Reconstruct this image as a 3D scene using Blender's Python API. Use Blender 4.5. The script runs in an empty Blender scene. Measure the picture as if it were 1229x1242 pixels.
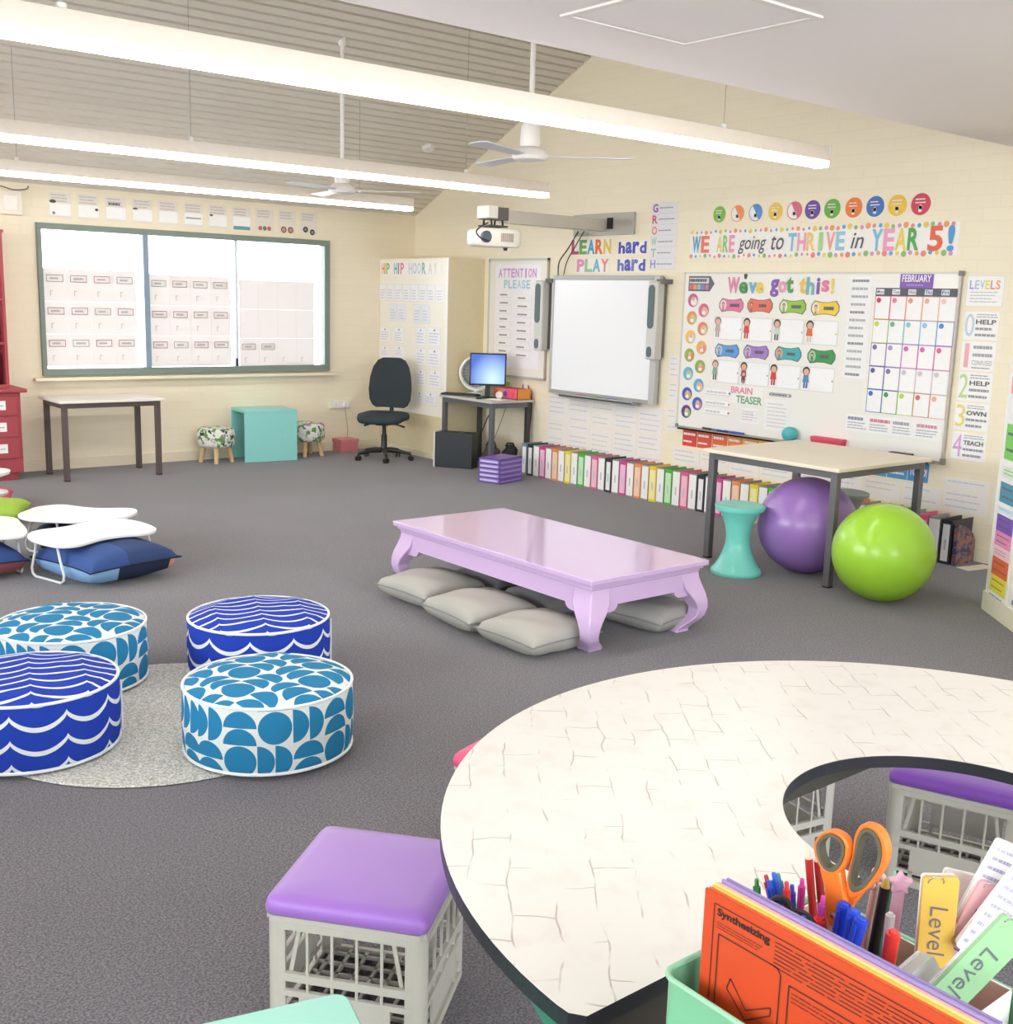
import bpy, math, random
from mathutils import Matrix, Vector
C = bpy.context.scene.collection
R = math.radians
rnd = random.Random(7)
PI = math.pi

# ---------------------------------------------------------------- camera
cam_d = bpy.data.cameras.new('camera')
cam = bpy.data.objects.new('camera', cam_d)
C.objects.link(cam)
yaw, pitch, roll = 0.685515, 0.186287, 0.0294729
fw = Vector((math.sin(yaw)*math.cos(pitch), math.cos(yaw)*math.cos(pitch), -math.sin(pitch)))
rt = Vector((math.cos(yaw), -math.sin(yaw), 0))
up = rt.cross(fw)
rt2 = rt*math.cos(roll) + up*math.sin(roll)
up2 = up*math.cos(roll) - rt*math.sin(roll)
cm = Matrix((rt2, up2, -fw)).transposed().to_4x4()
cm.translation = Vector((0, 0, 1.70))
cam.matrix_world = cm
cam_d.sensor_width = 36
cam_d.sensor_fit = 'HORIZONTAL'
cam_d.lens = 1362.14/1229*36
cam_d.clip_start = 0.02
bpy.context.scene.camera = cam

# ---------------------------------------------------------------- world, daylight, exposure
w = bpy.data.worlds.new('daylight')
bpy.context.scene.world = w
w.use_nodes = True
nt = w.node_tree
bg = nt.nodes['Background']
tc = nt.nodes.new('ShaderNodeTexCoord')
sp = nt.nodes.new('ShaderNodeSeparateXYZ')
rp = nt.nodes.new('ShaderNodeValToRGB')
nt.links.new(tc.outputs['Generated'], sp.inputs[0])
nt.links.new(sp.outputs[2], rp.inputs[0])
rp.color_ramp.elements[0].position = 0.0
rp.color_ramp.elements[0].color = (0.86, 0.88, 0.90, 1)
rp.color_ramp.elements[1].position = 0.6
rp.color_ramp.elements[1].color = (0.88, 0.94, 1.0, 1)
nt.links.new(rp.outputs[0], bg.inputs[0])
bg.inputs[1].default_value = 5.0

def portal(name, loc, rot, sx, sy):
    d = bpy.data.lights.new(name, 'AREA')
    d.shape = 'RECTANGLE'; d.size = sx; d.size_y = sy
    d.cycles.is_portal = True
    o = bpy.data.objects.new(name, d)
    o.location = loc; o.rotation_euler = rot
    C.objects.link(o)
portal('window_portal', (4.77, 11.1, 1.57), (R(-90), 0, 0), 3.0, 1.35)
portal('window_portal', (-2.75, 7.4, 1.75), (0, R(-90), 0), 1.9, 5.2)
portal('window_portal', (-2.75, 1.0, 1.75), (0, R(-90), 0), 1.9, 3.4)
portal('window_portal', (2.5, -2.75, 1.75), (R(90), 0, 0), 7.0, 1.9)

vs = bpy.context.scene.view_settings
vs.view_transform = 'Standard'
vs.look = 'None'
vs.gamma = 1.0
vs.use_curve_mapping = False
vs.exposure = 1.25

# ---------------------------------------------------------------- materials
def lin(c):
    if isinstance(c, str):
        c = tuple(int(c[i:i+2], 16)/255 for i in (0, 2, 4))
    return tuple((x/12.92 if x <= 0.04045 else ((x+0.055)/1.055)**2.4) for x in c) + (1,)
_m = {}
def M(col, rough=0.55, metal=0.0, spec=0.5, emit=0.0, var=0.04, scale=30.0, bump=0.0, alpha=1.0, coat=0.0, sheen=0.0):
    key = (col, rough, metal, spec, emit, var, scale, bump, alpha, coat, sheen)
    if key in _m: return _m[key]
    m = bpy.data.materials.new('finish_%s' % (col if isinstance(col, str) else 'mix'))
    m.use_nodes = True
    n = m.node_tree; b = n.nodes['Principled BSDF']
    c = lin(col)
    b.inputs['Roughness'].default_value = rough
    b.inputs['Metallic'].default_value = metal
    b.inputs['Specular IOR Level'].default_value = spec
    b.inputs['Coat Weight'].default_value = coat
    b.inputs['Sheen Weight'].default_value = sheen
    b.inputs['Alpha'].default_value = alpha
    t = n.nodes.new('ShaderNodeTexCoord')
    no = n.nodes.new('ShaderNodeTexNoise'); no.inputs['Scale'].default_value = scale
    n.links.new(t.outputs['Object'], no.inputs['Vector'])
    mx = n.nodes.new('ShaderNodeMix'); mx.data_type = 'RGBA'
    mx.inputs[6].default_value = tuple(min(1, x*(1-var)) for x in c[:3]) + (1,)
    mx.inputs[7].default_value = tuple(min(1, x*(1+var)) for x in c[:3]) + (1,)
    n.links.new(no.outputs['Fac'], mx.inputs[0])
    n.links.new(mx.outputs[2], b.inputs['Base Color'])
    if emit:
        b.inputs['Emission Color'].default_value = c
        b.inputs['Emission Strength'].default_value = emit
    if bump:
        bp = n.nodes.new('ShaderNodeBump'); bp.inputs['Strength'].default_value = bump; bp.inputs['Distance'].default_value = 0.003
        n.links.new(no.outputs['Fac'], bp.inputs['Height'])
        n.links.new(bp.outputs[0], b.inputs['Normal'])
    _m[key] = m
    return m
def nodes(name):
    m = bpy.data.materials.new(name); m.use_nodes = True
    n = m.node_tree
    return m, n, n.nodes['Principled BSDF']
class NG:
    """tiny helper for math node chains"""
    def __init__(s, n): s.n = n
    def op(s, o, a, b=None, c=None):
        k = s.n.nodes.new('ShaderNodeMath'); k.operation = o
        for i, x in enumerate((a, b, c)):
            if x is None: continue
            if isinstance(x, (int, float)): k.inputs[i].default_value = x
            else: s.n.links.new(x, k.inputs[i])
        return k.outputs[0]
    def xyz(s, out='Object'):
        t = s.n.nodes.new('ShaderNodeTexCoord'); p = s.n.nodes.new('ShaderNodeSeparateXYZ')
        s.n.links.new(t.outputs[out], p.inputs[0]); return p.outputs
    def mix(s, fac, a, b):
        k = s.n.nodes.new('ShaderNodeMix'); k.data_type = 'RGBA'
        if isinstance(fac, (int, float)): k.inputs[0].default_value = fac
        else: s.n.links.new(fac, k.inputs[0])
        for i, x in ((6, a), (7, b)):
            if isinstance(x, tuple): k.inputs[i].default_value = x
            else: s.n.links.new(x, k.inputs[i])
        return k.outputs[2]
    def noise(s, scale, vec=None, detail=2.0):
        k = s.n.nodes.new('ShaderNodeTexNoise'); k.inputs['Scale'].default_value = scale; k.inputs['Detail'].default_value = detail
        if vec is None:
            t = s.n.nodes.new('ShaderNodeTexCoord'); vec = t.outputs['Object']
        s.n.links.new(vec, k.inputs['Vector']); return k.outputs['Fac']
    def ramp(s, x, lo, hi):
        k = s.n.nodes.new('ShaderNodeMapRange'); s.n.links.new(x, k.inputs[0])
        k.inputs[1].default_value = lo; k.inputs[2].default_value = hi; return k.outputs[0]
    def comb(s, x, y, z=0.0):
        k = s.n.nodes.new('ShaderNodeCombineXYZ')
        for i, q in enumerate((x, y, z)):
            if isinstance(q, (int, float)): k.inputs[i].default_value = q
            else: s.n.links.new(q, k.inputs[i])
        return k.outputs[0]

def brick_wall_mat(name, axis, col):
    m, n, b = nodes(name); g = NG(n); p = g.xyz()
    br = n.nodes.new('ShaderNodeTexBrick')
    n.links.new(g.comb(p[axis], p[2]), br.inputs['Vector'])
    br.inputs['Scale'].default_value = 1.0
    br.inputs['Brick Width'].default_value = 0.24
    br.inputs['Row Height'].default_value = 0.086
    br.inputs['Mortar Size'].default_value = 0.006
    br.inputs['Mortar Smooth'].default_value = 0.9
    c = lin(col)
    br.inputs['Color1'].default_value = c
    br.inputs['Color2'].default_value = tuple(x*0.985 for x in c[:3]) + (1,)
    br.inputs['Mortar'].default_value = tuple(x*0.965 for x in c[:3]) + (1,)
    n.links.new(br.outputs['Color'], b.inputs['Base Color'])
    b.inputs['Roughness'].default_value = 0.5
    bp = n.nodes.new('ShaderNodeBump'); bp.inputs['Strength'].default_value = 0.15; bp.inputs['Distance'].default_value = 0.004
    bp.invert = True
    n.links.new(br.outputs['Fac'], bp.inputs['Height']); n.links.new(bp.outputs[0], b.inputs['Normal'])
    return m
def carpet_mat():
    m, n, b = nodes('carpet'); g = NG(n)
    f1 = g.noise(150.0, detail=4.0); f2 = g.noise(2.2); f3 = g.noise(60.0, detail=5.0)
    a = g.mix(g.ramp(f1, 0.40, 0.62), lin('39353b'), lin('8d8688'))
    a2 = g.mix(g.ramp(f3, 0.3, 0.7), lin('524f59'), lin('7a7575'))
    c1 = g.mix(0.4, a, a2)
    c = g.mix(g.ramp(f2, 0.3, 0.7), c1, lin('57535a'))
    c = g.mix(0.75, c, c1)
    n.links.new(c, b.inputs['Base Color'])
    b.inputs['Roughness'].default_value = 0.95
    b.inputs['Specular IOR Level'].default_value = 0.15
    b.inputs['Sheen Weight'].default_value = 0.25
    bp = n.nodes.new('ShaderNodeBump'); bp.inputs['Strength'].default_value = 0.6; bp.inputs['Distance'].default_value = 0.003
    n.links.new(f1, bp.inputs['Height']); n.links.new(bp.outputs[0], b.inputs['Normal'])
    return m
def marble_mat():
    m, n, b = nodes('marbled_laminate'); g = NG(n)
    t = n.nodes.new('ShaderNodeTexCoord')
    nz = n.nodes.new('ShaderNodeTexNoise'); nz.inputs['Scale'].default_value = 7.0
    n.links.new(t.outputs['Object'], nz.inputs['Vector'])
    ad = n.nodes.new('ShaderNodeVectorMath'); ad.operation = 'MULTIPLY_ADD'
    n.links.new(nz.outputs['Color'], ad.inputs[0]); ad.inputs[1].default_value = (0.045, 0.045, 0.0)
    n.links.new(t.outputs['Object'], ad.inputs[2])
    rot = n.nodes.new('ShaderNodeMapping'); rot.inputs['Rotation'].default_value = (0, 0, R(-52))
    n.links.new(ad.outputs[0], rot.inputs['Vector'])
    br = n.nodes.new('ShaderNodeTexBrick')
    n.links.new(rot.outputs[0], br.inputs['Vector'])
    br.inputs['Scale'].default_value = 1.0
    br.inputs['Brick Width'].default_value = 0.17; br.inputs['Row Height'].default_value = 0.075
    br.inputs['Mortar Size'].default_value = 0.0022; br.inputs['Mortar Smooth'].default_value = 0.6
    br.offset = 0.37
    msk = g.ramp(g.noise(11.0), 0.47, 0.60)
    f = g.op('MULTIPLY', g.op('MULTIPLY', br.outputs['Fac'], msk), 0.62)
    cloud = g.ramp(g.noise(14.0, detail=6.0), 0.52, 0.74)
    c = g.mix(g.op('MULTIPLY', cloud, 0.30), lin('dfdbd3'), lin('cbbcae'))
    c = g.mix(f, c, lin('8f7f70'))
    n.links.new(c, b.inputs['Base Color'])
    b.inputs['Roughness'].default_value = 0.28
    return m
def pouf_mat(kind, part):
    m, n, b = nodes('%s_print_%s' % (kind, part)); g = NG(n); p = g.xyz()
    if part == 'side':
        ang = g.op('ARCTAN2', p[1], p[0]); u = g.op('MULTIPLY', ang, 0.315); v = p[2]
    else:
        u = p[0]; v = p[1]
    if kind == 'wave':
        per = 0.19
        s = g.op('ABSOLUTE', g.op('SINE', g.op('MULTIPLY', u, PI/per)))
        s = g.op('POWER', s, 0.65)
        h = g.op('ADD', v, g.op('MULTIPLY', s, 0.05 if part == 'side' else 0.04))
        fr = g.op('FRACT', g.op('DIVIDE', h, 0.088 if part == 'side' else 0.066))
        d = g.op('ABSOLUTE', g.op('SUBTRACT', fr, 0.5))
        f = g.op('LESS_THAN', d, 0.10)
        col = g.mix(f, lin('2440aa'), lin('e6e8e6'))
    else:
        s = 0.125
        a = g.op('DIVIDE', g.op('ADD', u, 5.0), s); q = g.op('DIVIDE', g.op('ADD', v, 5.0), s)
        ia = g.op('FLOOR', a); iq = g.op('FLOOR', q)
        fa = g.op('FRACT', a); fq = g.op('FRACT', q)
        par = g.op('MODULO', g.op('ADD', ia, iq), 2.0)
        def half(x, y):
            xx = g.op('DIVIDE', g.op('FRACT', g.op('MULTIPLY', x, 2.0)), 2.0)
            yy = g.op('SUBTRACT', y, 0.5)
            r = g.op('ADD', g.op('MULTIPLY', xx, xx), g.op('MULTIPLY', yy, yy))
            return g.op('LESS_THAN', r, 0.238)
        h0 = half(fa, fq); h1 = half(fq, fa)
        xa = g.op('SUBTRACT', fa, 0.5); xq = g.op('SUBTRACT', fq, 0.5)
        h2 = g.op('LESS_THAN', g.op('ADD', g.op('MULTIPLY', xa, xa), g.op('MULTIPLY', xq, xq)), 0.228)
        k3 = g.op('MODULO', g.op('ADD', ia, g.op('MULTIPLY', iq, 2.0)), 3.0)
        is0 = g.op('LESS_THAN', k3, 0.5); is2 = g.op('GREATER_THAN', k3, 1.5); is1 = g.op('SUBTRACT', g.op('SUBTRACT', 1.0, is0), is2)
        f = g.op('ADD', g.op('ADD', g.op('MULTIPLY', h0, is0), g.op('MULTIPLY', h1, is1)), g.op('MULTIPLY', h2, is2))
        col = g.mix(f, lin('dfe3df'), lin('2a7fab'))
    n.links.new(col, b.inputs['Base Color'])
    b.inputs['Roughness'].default_value = 0.9
    b.inputs['Specular IOR Level'].default_value = 0.2
    bp = n.nodes.new('ShaderNodeBump'); bp.inputs['Strength'].default_value = 0.35; bp.inputs['Distance'].default_value = 0.01
    n.links.new(g.noise(9.0), bp.inputs['Height']); n.links.new(bp.outputs[0], b.inputs['Normal'])
    return m
def glass_mat():
    m, n, b = nodes('window_glass'); n.nodes.remove(b)
    out = n.nodes['Material Output']
    t = n.nodes.new('ShaderNodeBsdfTransparent'); t.inputs[0].default_value = (0.97, 0.985, 0.99, 1)
    gl = n.nodes.new('ShaderNodeBsdfGlossy'); gl.inputs['Roughness'].default_value = 0.02
    fr = n.nodes.new('ShaderNodeFresnel'); fr.inputs[0].default_value = 1.45
    mx = n.nodes.new('ShaderNodeMixShader')
    n.links.new(fr.outputs[0], mx.inputs[0]); n.links.new(t.outputs[0], mx.inputs[1]); n.links.new(gl.outputs[0], mx.inputs[2])
    n.links.new(mx.outputs[0], out.inputs[0])
    return m
def paper_mat(col, trans=0.35):
    m, n, b = nodes('thin_paper'); out = n.nodes['Material Output']
    n.nodes.remove(b)
    d = n.nodes.new('ShaderNodeBsdfDiffuse'); d.inputs[0].default_value = lin(col)
    t = n.nodes.new('ShaderNodeBsdfTranslucent'); t.inputs[0].default_value = lin(col)
    mx = n.nodes.new('ShaderNodeMixShader'); mx.inputs[0].default_value = trans
    n.links.new(d.outputs[0], mx.inputs[1]); n.links.new(t.outputs[0], mx.inputs[2])
    n.links.new(mx.outputs[0], out.inputs[0])
    return m
def floral_mat(seed):
    m, n, b = nodes('floral_print'); g = NG(n)
    t = n.nodes.new('ShaderNodeTexCoord')
    mp = n.nodes.new('ShaderNodeMapping'); mp.inputs['Location'].default_value = (seed, seed*2, 0)
    n.links.new(t.outputs['Object'], mp.inputs['Vector'])
    def leaf(scale, lo, hi):
        k = n.nodes.new('ShaderNodeTexVoronoi'); k.inputs['Scale'].default_value = scale
        n.links.new(mp.outputs[0], k.inputs['Vector'])
        return g.ramp(k.outputs['Distance'], hi, lo), k.outputs['Color']
    a, _ = leaf(11, 0.25, 0.45)
    bnz = g.noise(22, mp.outputs[0]); gnz = g.noise(17, mp.outputs[0], 4)
    c = g.mix(g.ramp(gnz, 0.53, 0.56), lin('e9e6e0'), lin('5f9a50'))
    c = g.mix(g.ramp(bnz, 0.62, 0.65), c, lin('3f4058'))
    mask = g.op('MULTIPLY', a, g.ramp(g.noise(7, mp.outputs[0]), 0.52, 0.56))
    c = g.mix(mask, c, lin('b187a8'))
    n.links.new(c, b.inputs['Base Color']); b.inputs['Roughness'].default_value = 0.9
    return m

WHITE = M('f1efea', 0.5, var=0.01)
PAPER = M('f3f2ef', 0.6, var=0.01)
LAM = M('eeeff0', 0.25, var=0.01)
CREAM = M('efe6cd', 0.55, var=0.02)
INK = M('66666e', 0.6)
INKL = M('b2b2b6', 0.6)
INKLL = M('cfcfd2', 0.6)
BLACK = M('1c1c1f', 0.5)
DGREY = M('5a5759', 0.45, metal=0.2)
GREYM = M('b9bab8', 0.4, metal=0.3)
MINT = M('93dad5', 0.4)
GLASS = glass_mat()

# ---------------------------------------------------------------- mesh builder
_tc = {}
def text_geo(s, bold=0.0, shear=0.0):
    k = (s, bold, shear)
    if k in _tc: return _tc[k]
    cu = bpy.data.curves.new('lettering', 'FONT')
    cu.body = s; cu.size = 1.0; cu.offset = bold; cu.shear = shear; cu.resolution_u = 3
    cu.fill_mode = 'FRONT'
    o = bpy.data.objects.new('lettering', cu)
    me = bpy.data.meshes.new_from_object(o)
    vs_ = [v.co.copy() for v in me.vertices]
    fs = [tuple(p.vertices) for p in me.polygons]
    bpy.data.objects.remove(o); bpy.data.curves.remove(cu); bpy.data.meshes.remove(me)
    if vs_:
        x0 = min(v.x for v in vs_); x1 = max(v.x for v in vs_); y0 = min(v.y for v in vs_); y1 = max(v.y for v in vs_)
    else: x0 = y0 = 0; x1 = y1 = 1
    _tc[k] = (vs_, fs, (x0, x1, y0, y1))
    return _tc[k]

class MB:
    def __init__(s): s.v = []; s.f = []; s.fm = []; s.mats = []
    def mi(s, m):
        if m not in s.mats: s.mats.append(m)
        return s.mats.index(m)
    def add(s, vs_, fs, m, X=None):
        o = len(s.v)
        for v in vs_:
            v = Vector(v)
            s.v.append(tuple(X @ v) if X is not None else tuple(v))
        k = s.mi(m)
        for f in fs: s.f.append(tuple(i+o for i in f)); s.fm.append(k)
        return s
    def box(s, x0, x1, y0, y1, z0, z1, m, X=None):
        v = [(x0, y0, z0), (x1, y0, z0), (x1, y1, z0), (x0, y1, z0), (x0, y0, z1), (x1, y0, z1), (x1, y1, z1), (x0, y1, z1)]
        f = [(0, 3, 2, 1), (4, 5, 6, 7), (0, 1, 5, 4), (1, 2, 6, 5), (2, 3, 7, 6), (3, 0, 4, 7)]
        return s.add(v, f, m, X)
    def prism(s, poly, z0, z1, m, X=None):
        n = len(poly)
        v = [(p[0], p[1], z0) for p in poly] + [(p[0], p[1], z1) for p in poly]
        f = [tuple(reversed(range(n))), tuple(range(n, 2*n))] + [(i, (i+1) % n, n+(i+1) % n, n+i) for i in range(n)]
        return s.add(v, f, m, X)
    def lathe(s, prof, m, n=32, X=None, arc=None):
        v = []; f = []
        for r, z in prof:
            for i in range(n):
                a = 2*PI*i/n; v.append((r*math.cos(a), r*math.sin(a), z))
        for j in range(len(prof)-1):
            for i in range(n):
                f.append((j*n+i, j*n+(i+1) % n, (j+1)*n+(i+1) % n, (j+1)*n+i))
        if prof[0][0] > 1e-5: f.append(tuple(reversed(range(n))))
        if prof[-1][0] > 1e-5: f.append(tuple(range((len(prof)-1)*n, len(prof)*n)))
        return s.add(v, f, m, X)
    def tube(s, pts, r, m, n=8, closed=False, X=None):
        pts = [Vector(p) for p in pts]; N = len(pts)
        rs = r if isinstance(r, (list, tuple)) else [r]*N
        v = []; f = []; ref = None
        for i, p in enumerate(pts):
            a = pts[i-1] if (i or closed) else p
            b = pts[(i+1) % N] if (i < N-1 or closed) else p
            t = (b-a).normalized()
            if ref is None:
                ref = Vector((0, 0, 1)) if abs(t.z) < 0.9 else Vector((1, 0, 0))
            u = (ref - t*ref.dot(t)).normalized(); ref = u; w_ = t.cross(u)
            for k in range(n):
                c = 2*PI*k/n; v.append(p + (u*math.cos(c) + w_*math.sin(c))*rs[i])
        for j in range(N if closed else N-1):
            j2 = (j+1) % N
            for k in range(n): f.append((j*n+k, j*n+(k+1) % n, j2*n+(k+1) % n, j2*n+k))
        if not closed: f.append(tuple(reversed(range(n)))); f.append(tuple(range((N-1)*n, N*n)))
        return s.add(v, f, m, X)
    def ball(s, c, rx, ry, rz, m, n=16, k=10, X=None):
        v = []; f = []
        for j in range(k+1):
            th = PI*j/k
            for i in range(n):
                a = 2*PI*i/n
                v.append((c[0]+rx*math.sin(th)*math.cos(a), c[1]+ry*math.sin(th)*math.sin(a), c[2]-rz*math.cos(th)))
        for j in range(k):
            for i in range(n): f.append((j*n+i, j*n+(i+1) % n, (j+1)*n+(i+1) % n, (j+1)*n+i))
        return s.add(v, f, m, X)
    # flat prints, local x right, y up, z out; L = layer
    def lz(s, L): return 0.0022 + 0.0009*L
    def rect(s, x0, x1, y0, y1, m, L=0, X=None):
        z = s.lz(L); return s.add([(x0, y0, z), (x1, y0, z), (x1, y1, z), (x0, y1, z)], [(0, 1, 2, 3)], m, X)
    def disc(s, x, y, rx, m, L=0, ry=None, n=20, X=None):
        z = s.lz(L); ry = ry or rx
        return s.add([(x+rx*math.cos(2*PI*i/n), y+ry*math.sin(2*PI*i/n), z) for i in range(n)], [tuple(range(n))], m, X)
    def poly(s, pts, m, L=0, X=None):
        z = s.lz(L); return s.add([(p[0], p[1], z) for p in pts], [tuple(range(len(pts)))], m, X)
    def outline(s, x0, x1, y0, y1, t, m, L=0, X=None):
        s.rect(x0, x1, y0, y0+t, m, L, X); s.rect(x0, x1, y1-t, y1, m, L, X)
        s.rect(x0, x0+t, y0, y1, m, L, X); s.rect(x1-t, x1, y0, y1, m, L, X); return s
    def text(s, t, x0, x1, y0, y1, m, L=0, bold=0.02, shear=0.0, keep=False, X=None):
        g, f, (a0, a1, b0, b1) = text_geo(t, bold, shear)
        if not g: return s
        sx = (x1-x0)/max(a1-a0, 1e-6); sy = (y1-y0)/max(b1-b0, 1e-6)
        if keep: sx = sy = min(sx, sy)
        if len(t) == 1 and (a1-a0) < 0.45*(b1-b0): sx = min(sx, 1.35*sy)
        ox = (x0+x1)/2 - sx*(a0+a1)/2; oy = (y0+y1)/2 - sy*(b0+b1)/2
        z = s.lz(L)
        return s.add([(v.x*sx+ox, v.y*sy+oy, z) for v in g], f, m, X)
    def scrib(s, x0, x1, y0, y1, rows, m, L=0, t=0.35, words=True, X=None):
        h = (y1-y0)/rows
        for r in range(rows):
            yc = y1-(r+0.5)*h; x = x0; xe = x1 - rnd.random()*0.25*(x1-x0)
            while x < xe-0.0005:
                wl = (x1-x0)*rnd.uniform(0.09, 0.22) if words else xe-x
                wl = min(wl, xe-x)
                s.rect(x, x+wl*0.88, yc-h*t/2, yc+h*t/2, m, L, X); x += wl
        return s
    def build(s, name, parent=None, smooth=False, bevel=0.0, seg=2, sub=0, loc=None, rot=None, angle=38):
        me = bpy.data.meshes.new(name); me.from_pydata(s.v, [], s.f)
        for m in s.mats: me.materials.append(m)
        me.polygons.foreach_set('material_index', s.fm)
        if smooth or bevel:
            me.polygons.foreach_set('use_smooth', [True]*len(s.f))
            me.set_sharp_from_angle(angle=R(angle))
        me.update()
        o = bpy.data.objects.new(name, me); C.objects.link(o)
        if parent: o.parent = parent
        if loc is not None: o.location = loc
        if rot is not None: o.rotation_euler = rot
        if bevel:
            b = o.modifiers.new('bevel', 'BEVEL'); b.width = bevel; b.segments = seg; b.limit_method = 'ANGLE'; b.angle_limit = R(40)
            b.harden_normals = False
        if sub:
            b = o.modifiers.new('subdivision', 'SUBSURF'); b.levels = sub; b.render_levels = sub
        return o
def tag(o, label, cat, group=None, kind=None):
    o['label'] = label; o['category'] = cat
    if group: o['group'] = group
    if kind: o['kind'] = kind
    return o
def thing(name, label, cat, loc=(0, 0, 0), rotz=0.0, group=None):
    o = bpy.data.objects.new(name, None); C.objects.link(o)
    o.empty_display_size = 0.1
    o.location = loc; o.rotation_euler = (0, 0, rotz)
    return tag(o, label, cat, group)
def struct(name, mb, label=None, parent=None, **k):
    o = mb.build(name, parent, **k); o['kind'] = 'structure'
    if label: o['label'] = label
    return o
def dup(root, loc, rotz, label, group=None):
    r = root.copy(); C.objects.link(r); r.location = loc; r.rotation_euler = (0, 0, rotz); r['label'] = label
    if group: r['group'] = group
    for ch in list(root.children):
        c = ch.copy(); C.objects.link(c); c.parent = r
        for g in list(ch.children):
            d = g.copy(); C.objects.link(d); d.parent = c
    return r
def T(x, y, z, rz=0): return Matrix.Translation((x, y, z)) @ Matrix.Rotation(rz, 4, 'Z')

# surfaces things hang on: origin function gives the world matrix of a point (local x right, y up, z out)
XW, YW = 7.42, 10.85
def frame(o, right, z):
    r = Vector(right).normalized(); u = Vector((0, 0, 1)); n = r.cross(u)
    m = Matrix((r, u, n)).transposed().to_4x4(); m.translation = Vector((o[0], o[1], z)); return m
def on_right(y, z, off=0.0): return frame((XW-off, y), (0, -1, 0), z)
def on_win(x, z, off=0.0): return frame((x, YW-off), (1, 0, 0), z)
DR = Vector((-0.674, -0.738, 0)).normalized()
def on_diag(s, z, off=0.0):
    n = DR.cross(Vector((0, 0, 1)))
    p = Vector((6.238, 3.171, 0)) + DR*s + n*off
    return frame((p.x, p.y), DR, z)
def hang(name, label, cat, X, w_, h, draw=None, base=PAPER, group=None, th=0.002, corners=None):
    b = MB()
    b.box(-w_/2, w_/2, -h/2, h/2, 0.0, th, base)
    if draw: draw(b, w_/2, h/2)
    o = b.build(name); o.matrix_world = X
    return tag(o, label, cat, group)

# ================================================================ THE ROOM
XL, YB = -2.5, -2.5
fl = MB(); fl.box(XL-0.2, XW+0.2, YB-0.2, YW+0.2, -0.08, 0.0, carpet_mat()); struct('floor', fl, 'dark grey-brown flecked carpet')
WALLY = brick_wall_mat('painted_brick_far', 0, 'f5ead0')
WALLX = brick_wall_mat('painted_brick_right', 1, 'f5ead0')
WX0, WX1, WZ0, WZ1 = 3.255, 6.285, 0.885, 2.27
b = MB()
b.box(XL-.15, WX0, YW, YW+.15, 0, 2.75, WALLY); b.box(WX1, XW+.15, YW, YW+.15, 0, 2.75, WALLY)
b.box(WX0, WX1, YW, YW+.15, 0, WZ0, WALLY); b.box(WX0, WX1, YW, YW+.15, WZ1, 2.75, WALLY)
struct('wall_far', b, 'cream painted brick wall with the long window')
def gable(x0, x1, holes, m):
    """wall in the y-z plane with rectangular openings (y0,y1,z0,z1)"""
    b = MB()
    SL = 0.466
    ztop = lambda y: 2.606+SL*(10.85-y) if y > 3.6 else 2.7
    ys = sorted(set([YB-.15, 3.6, YW+.15] + [h[0] for h in holes] + [h[1] for h in holes]))
    for a, c in zip(ys[:-1], ys[1:]):
        mid = (a+c)/2
        za, zc = (ztop(a+1e-4)+.04, ztop(c-1e-4)+.04)
        hh = [h for h in holes if h[0] <= mid <= h[1]]
        def col(z0a, z0c, z1a, z1c):
            v = [(x0, a, z0a), (x1, a, z0a), (x1, c, z0c), (x0, c, z0c), (x0, a, z1a), (x1, a, z1a), (x1, c, z1c), (x0, c, z1c)]
            b.add(v, [(0, 3, 2, 1), (4, 5, 6, 7), (0, 1, 5, 4), (1, 2, 6, 5), (2, 3, 7, 6), (3, 0, 4, 7)], m)
        if hh:
            h = hh[0]; col(0, 0, h[2], h[2]); col(h[3], h[3], za, zc)
        else: col(0, 0, za, zc)
    return b
struct('wall_right', gable(XW, XW+.15, [], WALLX), 'cream painted brick gable wall with the whiteboards')
lw = [(4.8, 10.0, 0.8, 2.7), (-0.7, 2.7, 0.8, 2.5)]
struct('wall_left', gable(XL-.15, XL, lw, WALLX), 'cream wall with wide windows')
b = MB()
for x0, x1, z0, z1 in ((XL-.15, -1.0, 0, 2.74), (6.0, XW+.15, 0, 2.74), (-1.0, 6.0, 0, .8), (-1.0, 6.0, 2.5, 2.74)):
    b.box(x0, x1, YB-.15, YB, z0, z1, WALLY)
struct('wall_back', b, 'cream wall with wide windows')
# windows nobody sees in the photo but whose daylight fills the room
WFR = M('7f8c84', 0.45)
def plain_window(name, axis, a0, a1, z0, z1, at, n):
    f = MB(); g = MB()
    def bx(mb, p0, p1, q0, q1, d0, d1, m):
        if axis == 'y': mb.box(at+d0, at+d1, p0, p1, q0, q1, m)
        else: mb.box(p0, p1, at+d0, at+d1, q0, q1, m)
    t = .05
    bx(f, a0, a1, z0, z0+t, -.04, .04, WFR); bx(f, a0, a1, z1-t, z1, -.04, .04, WFR)
    for i in range(n+1):
        c = a0+(a1-a0-t)*i/n; bx(f, c, c+t, z0, z1, -.04, .04, WFR)
    bx(g, a0+.01, a1-.01, z0+.01, z1-.01, -.003, .003, GLASS)
    o = struct(name, f, 'grey-green framed window'); go = g.build('glass', o); go['kind'] = 'structure'
plain_window('window_2', 'y', 4.8, 10.0, .8, 2.7, XL-.08, 4)
plain_window('window_3', 'y', -.7, 2.7, .8, 2.5, XL-.08, 3)
plain_window('window_4', 'x', -1.0, 6.0, .8, 2.5, YB-.08, 5)

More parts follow.
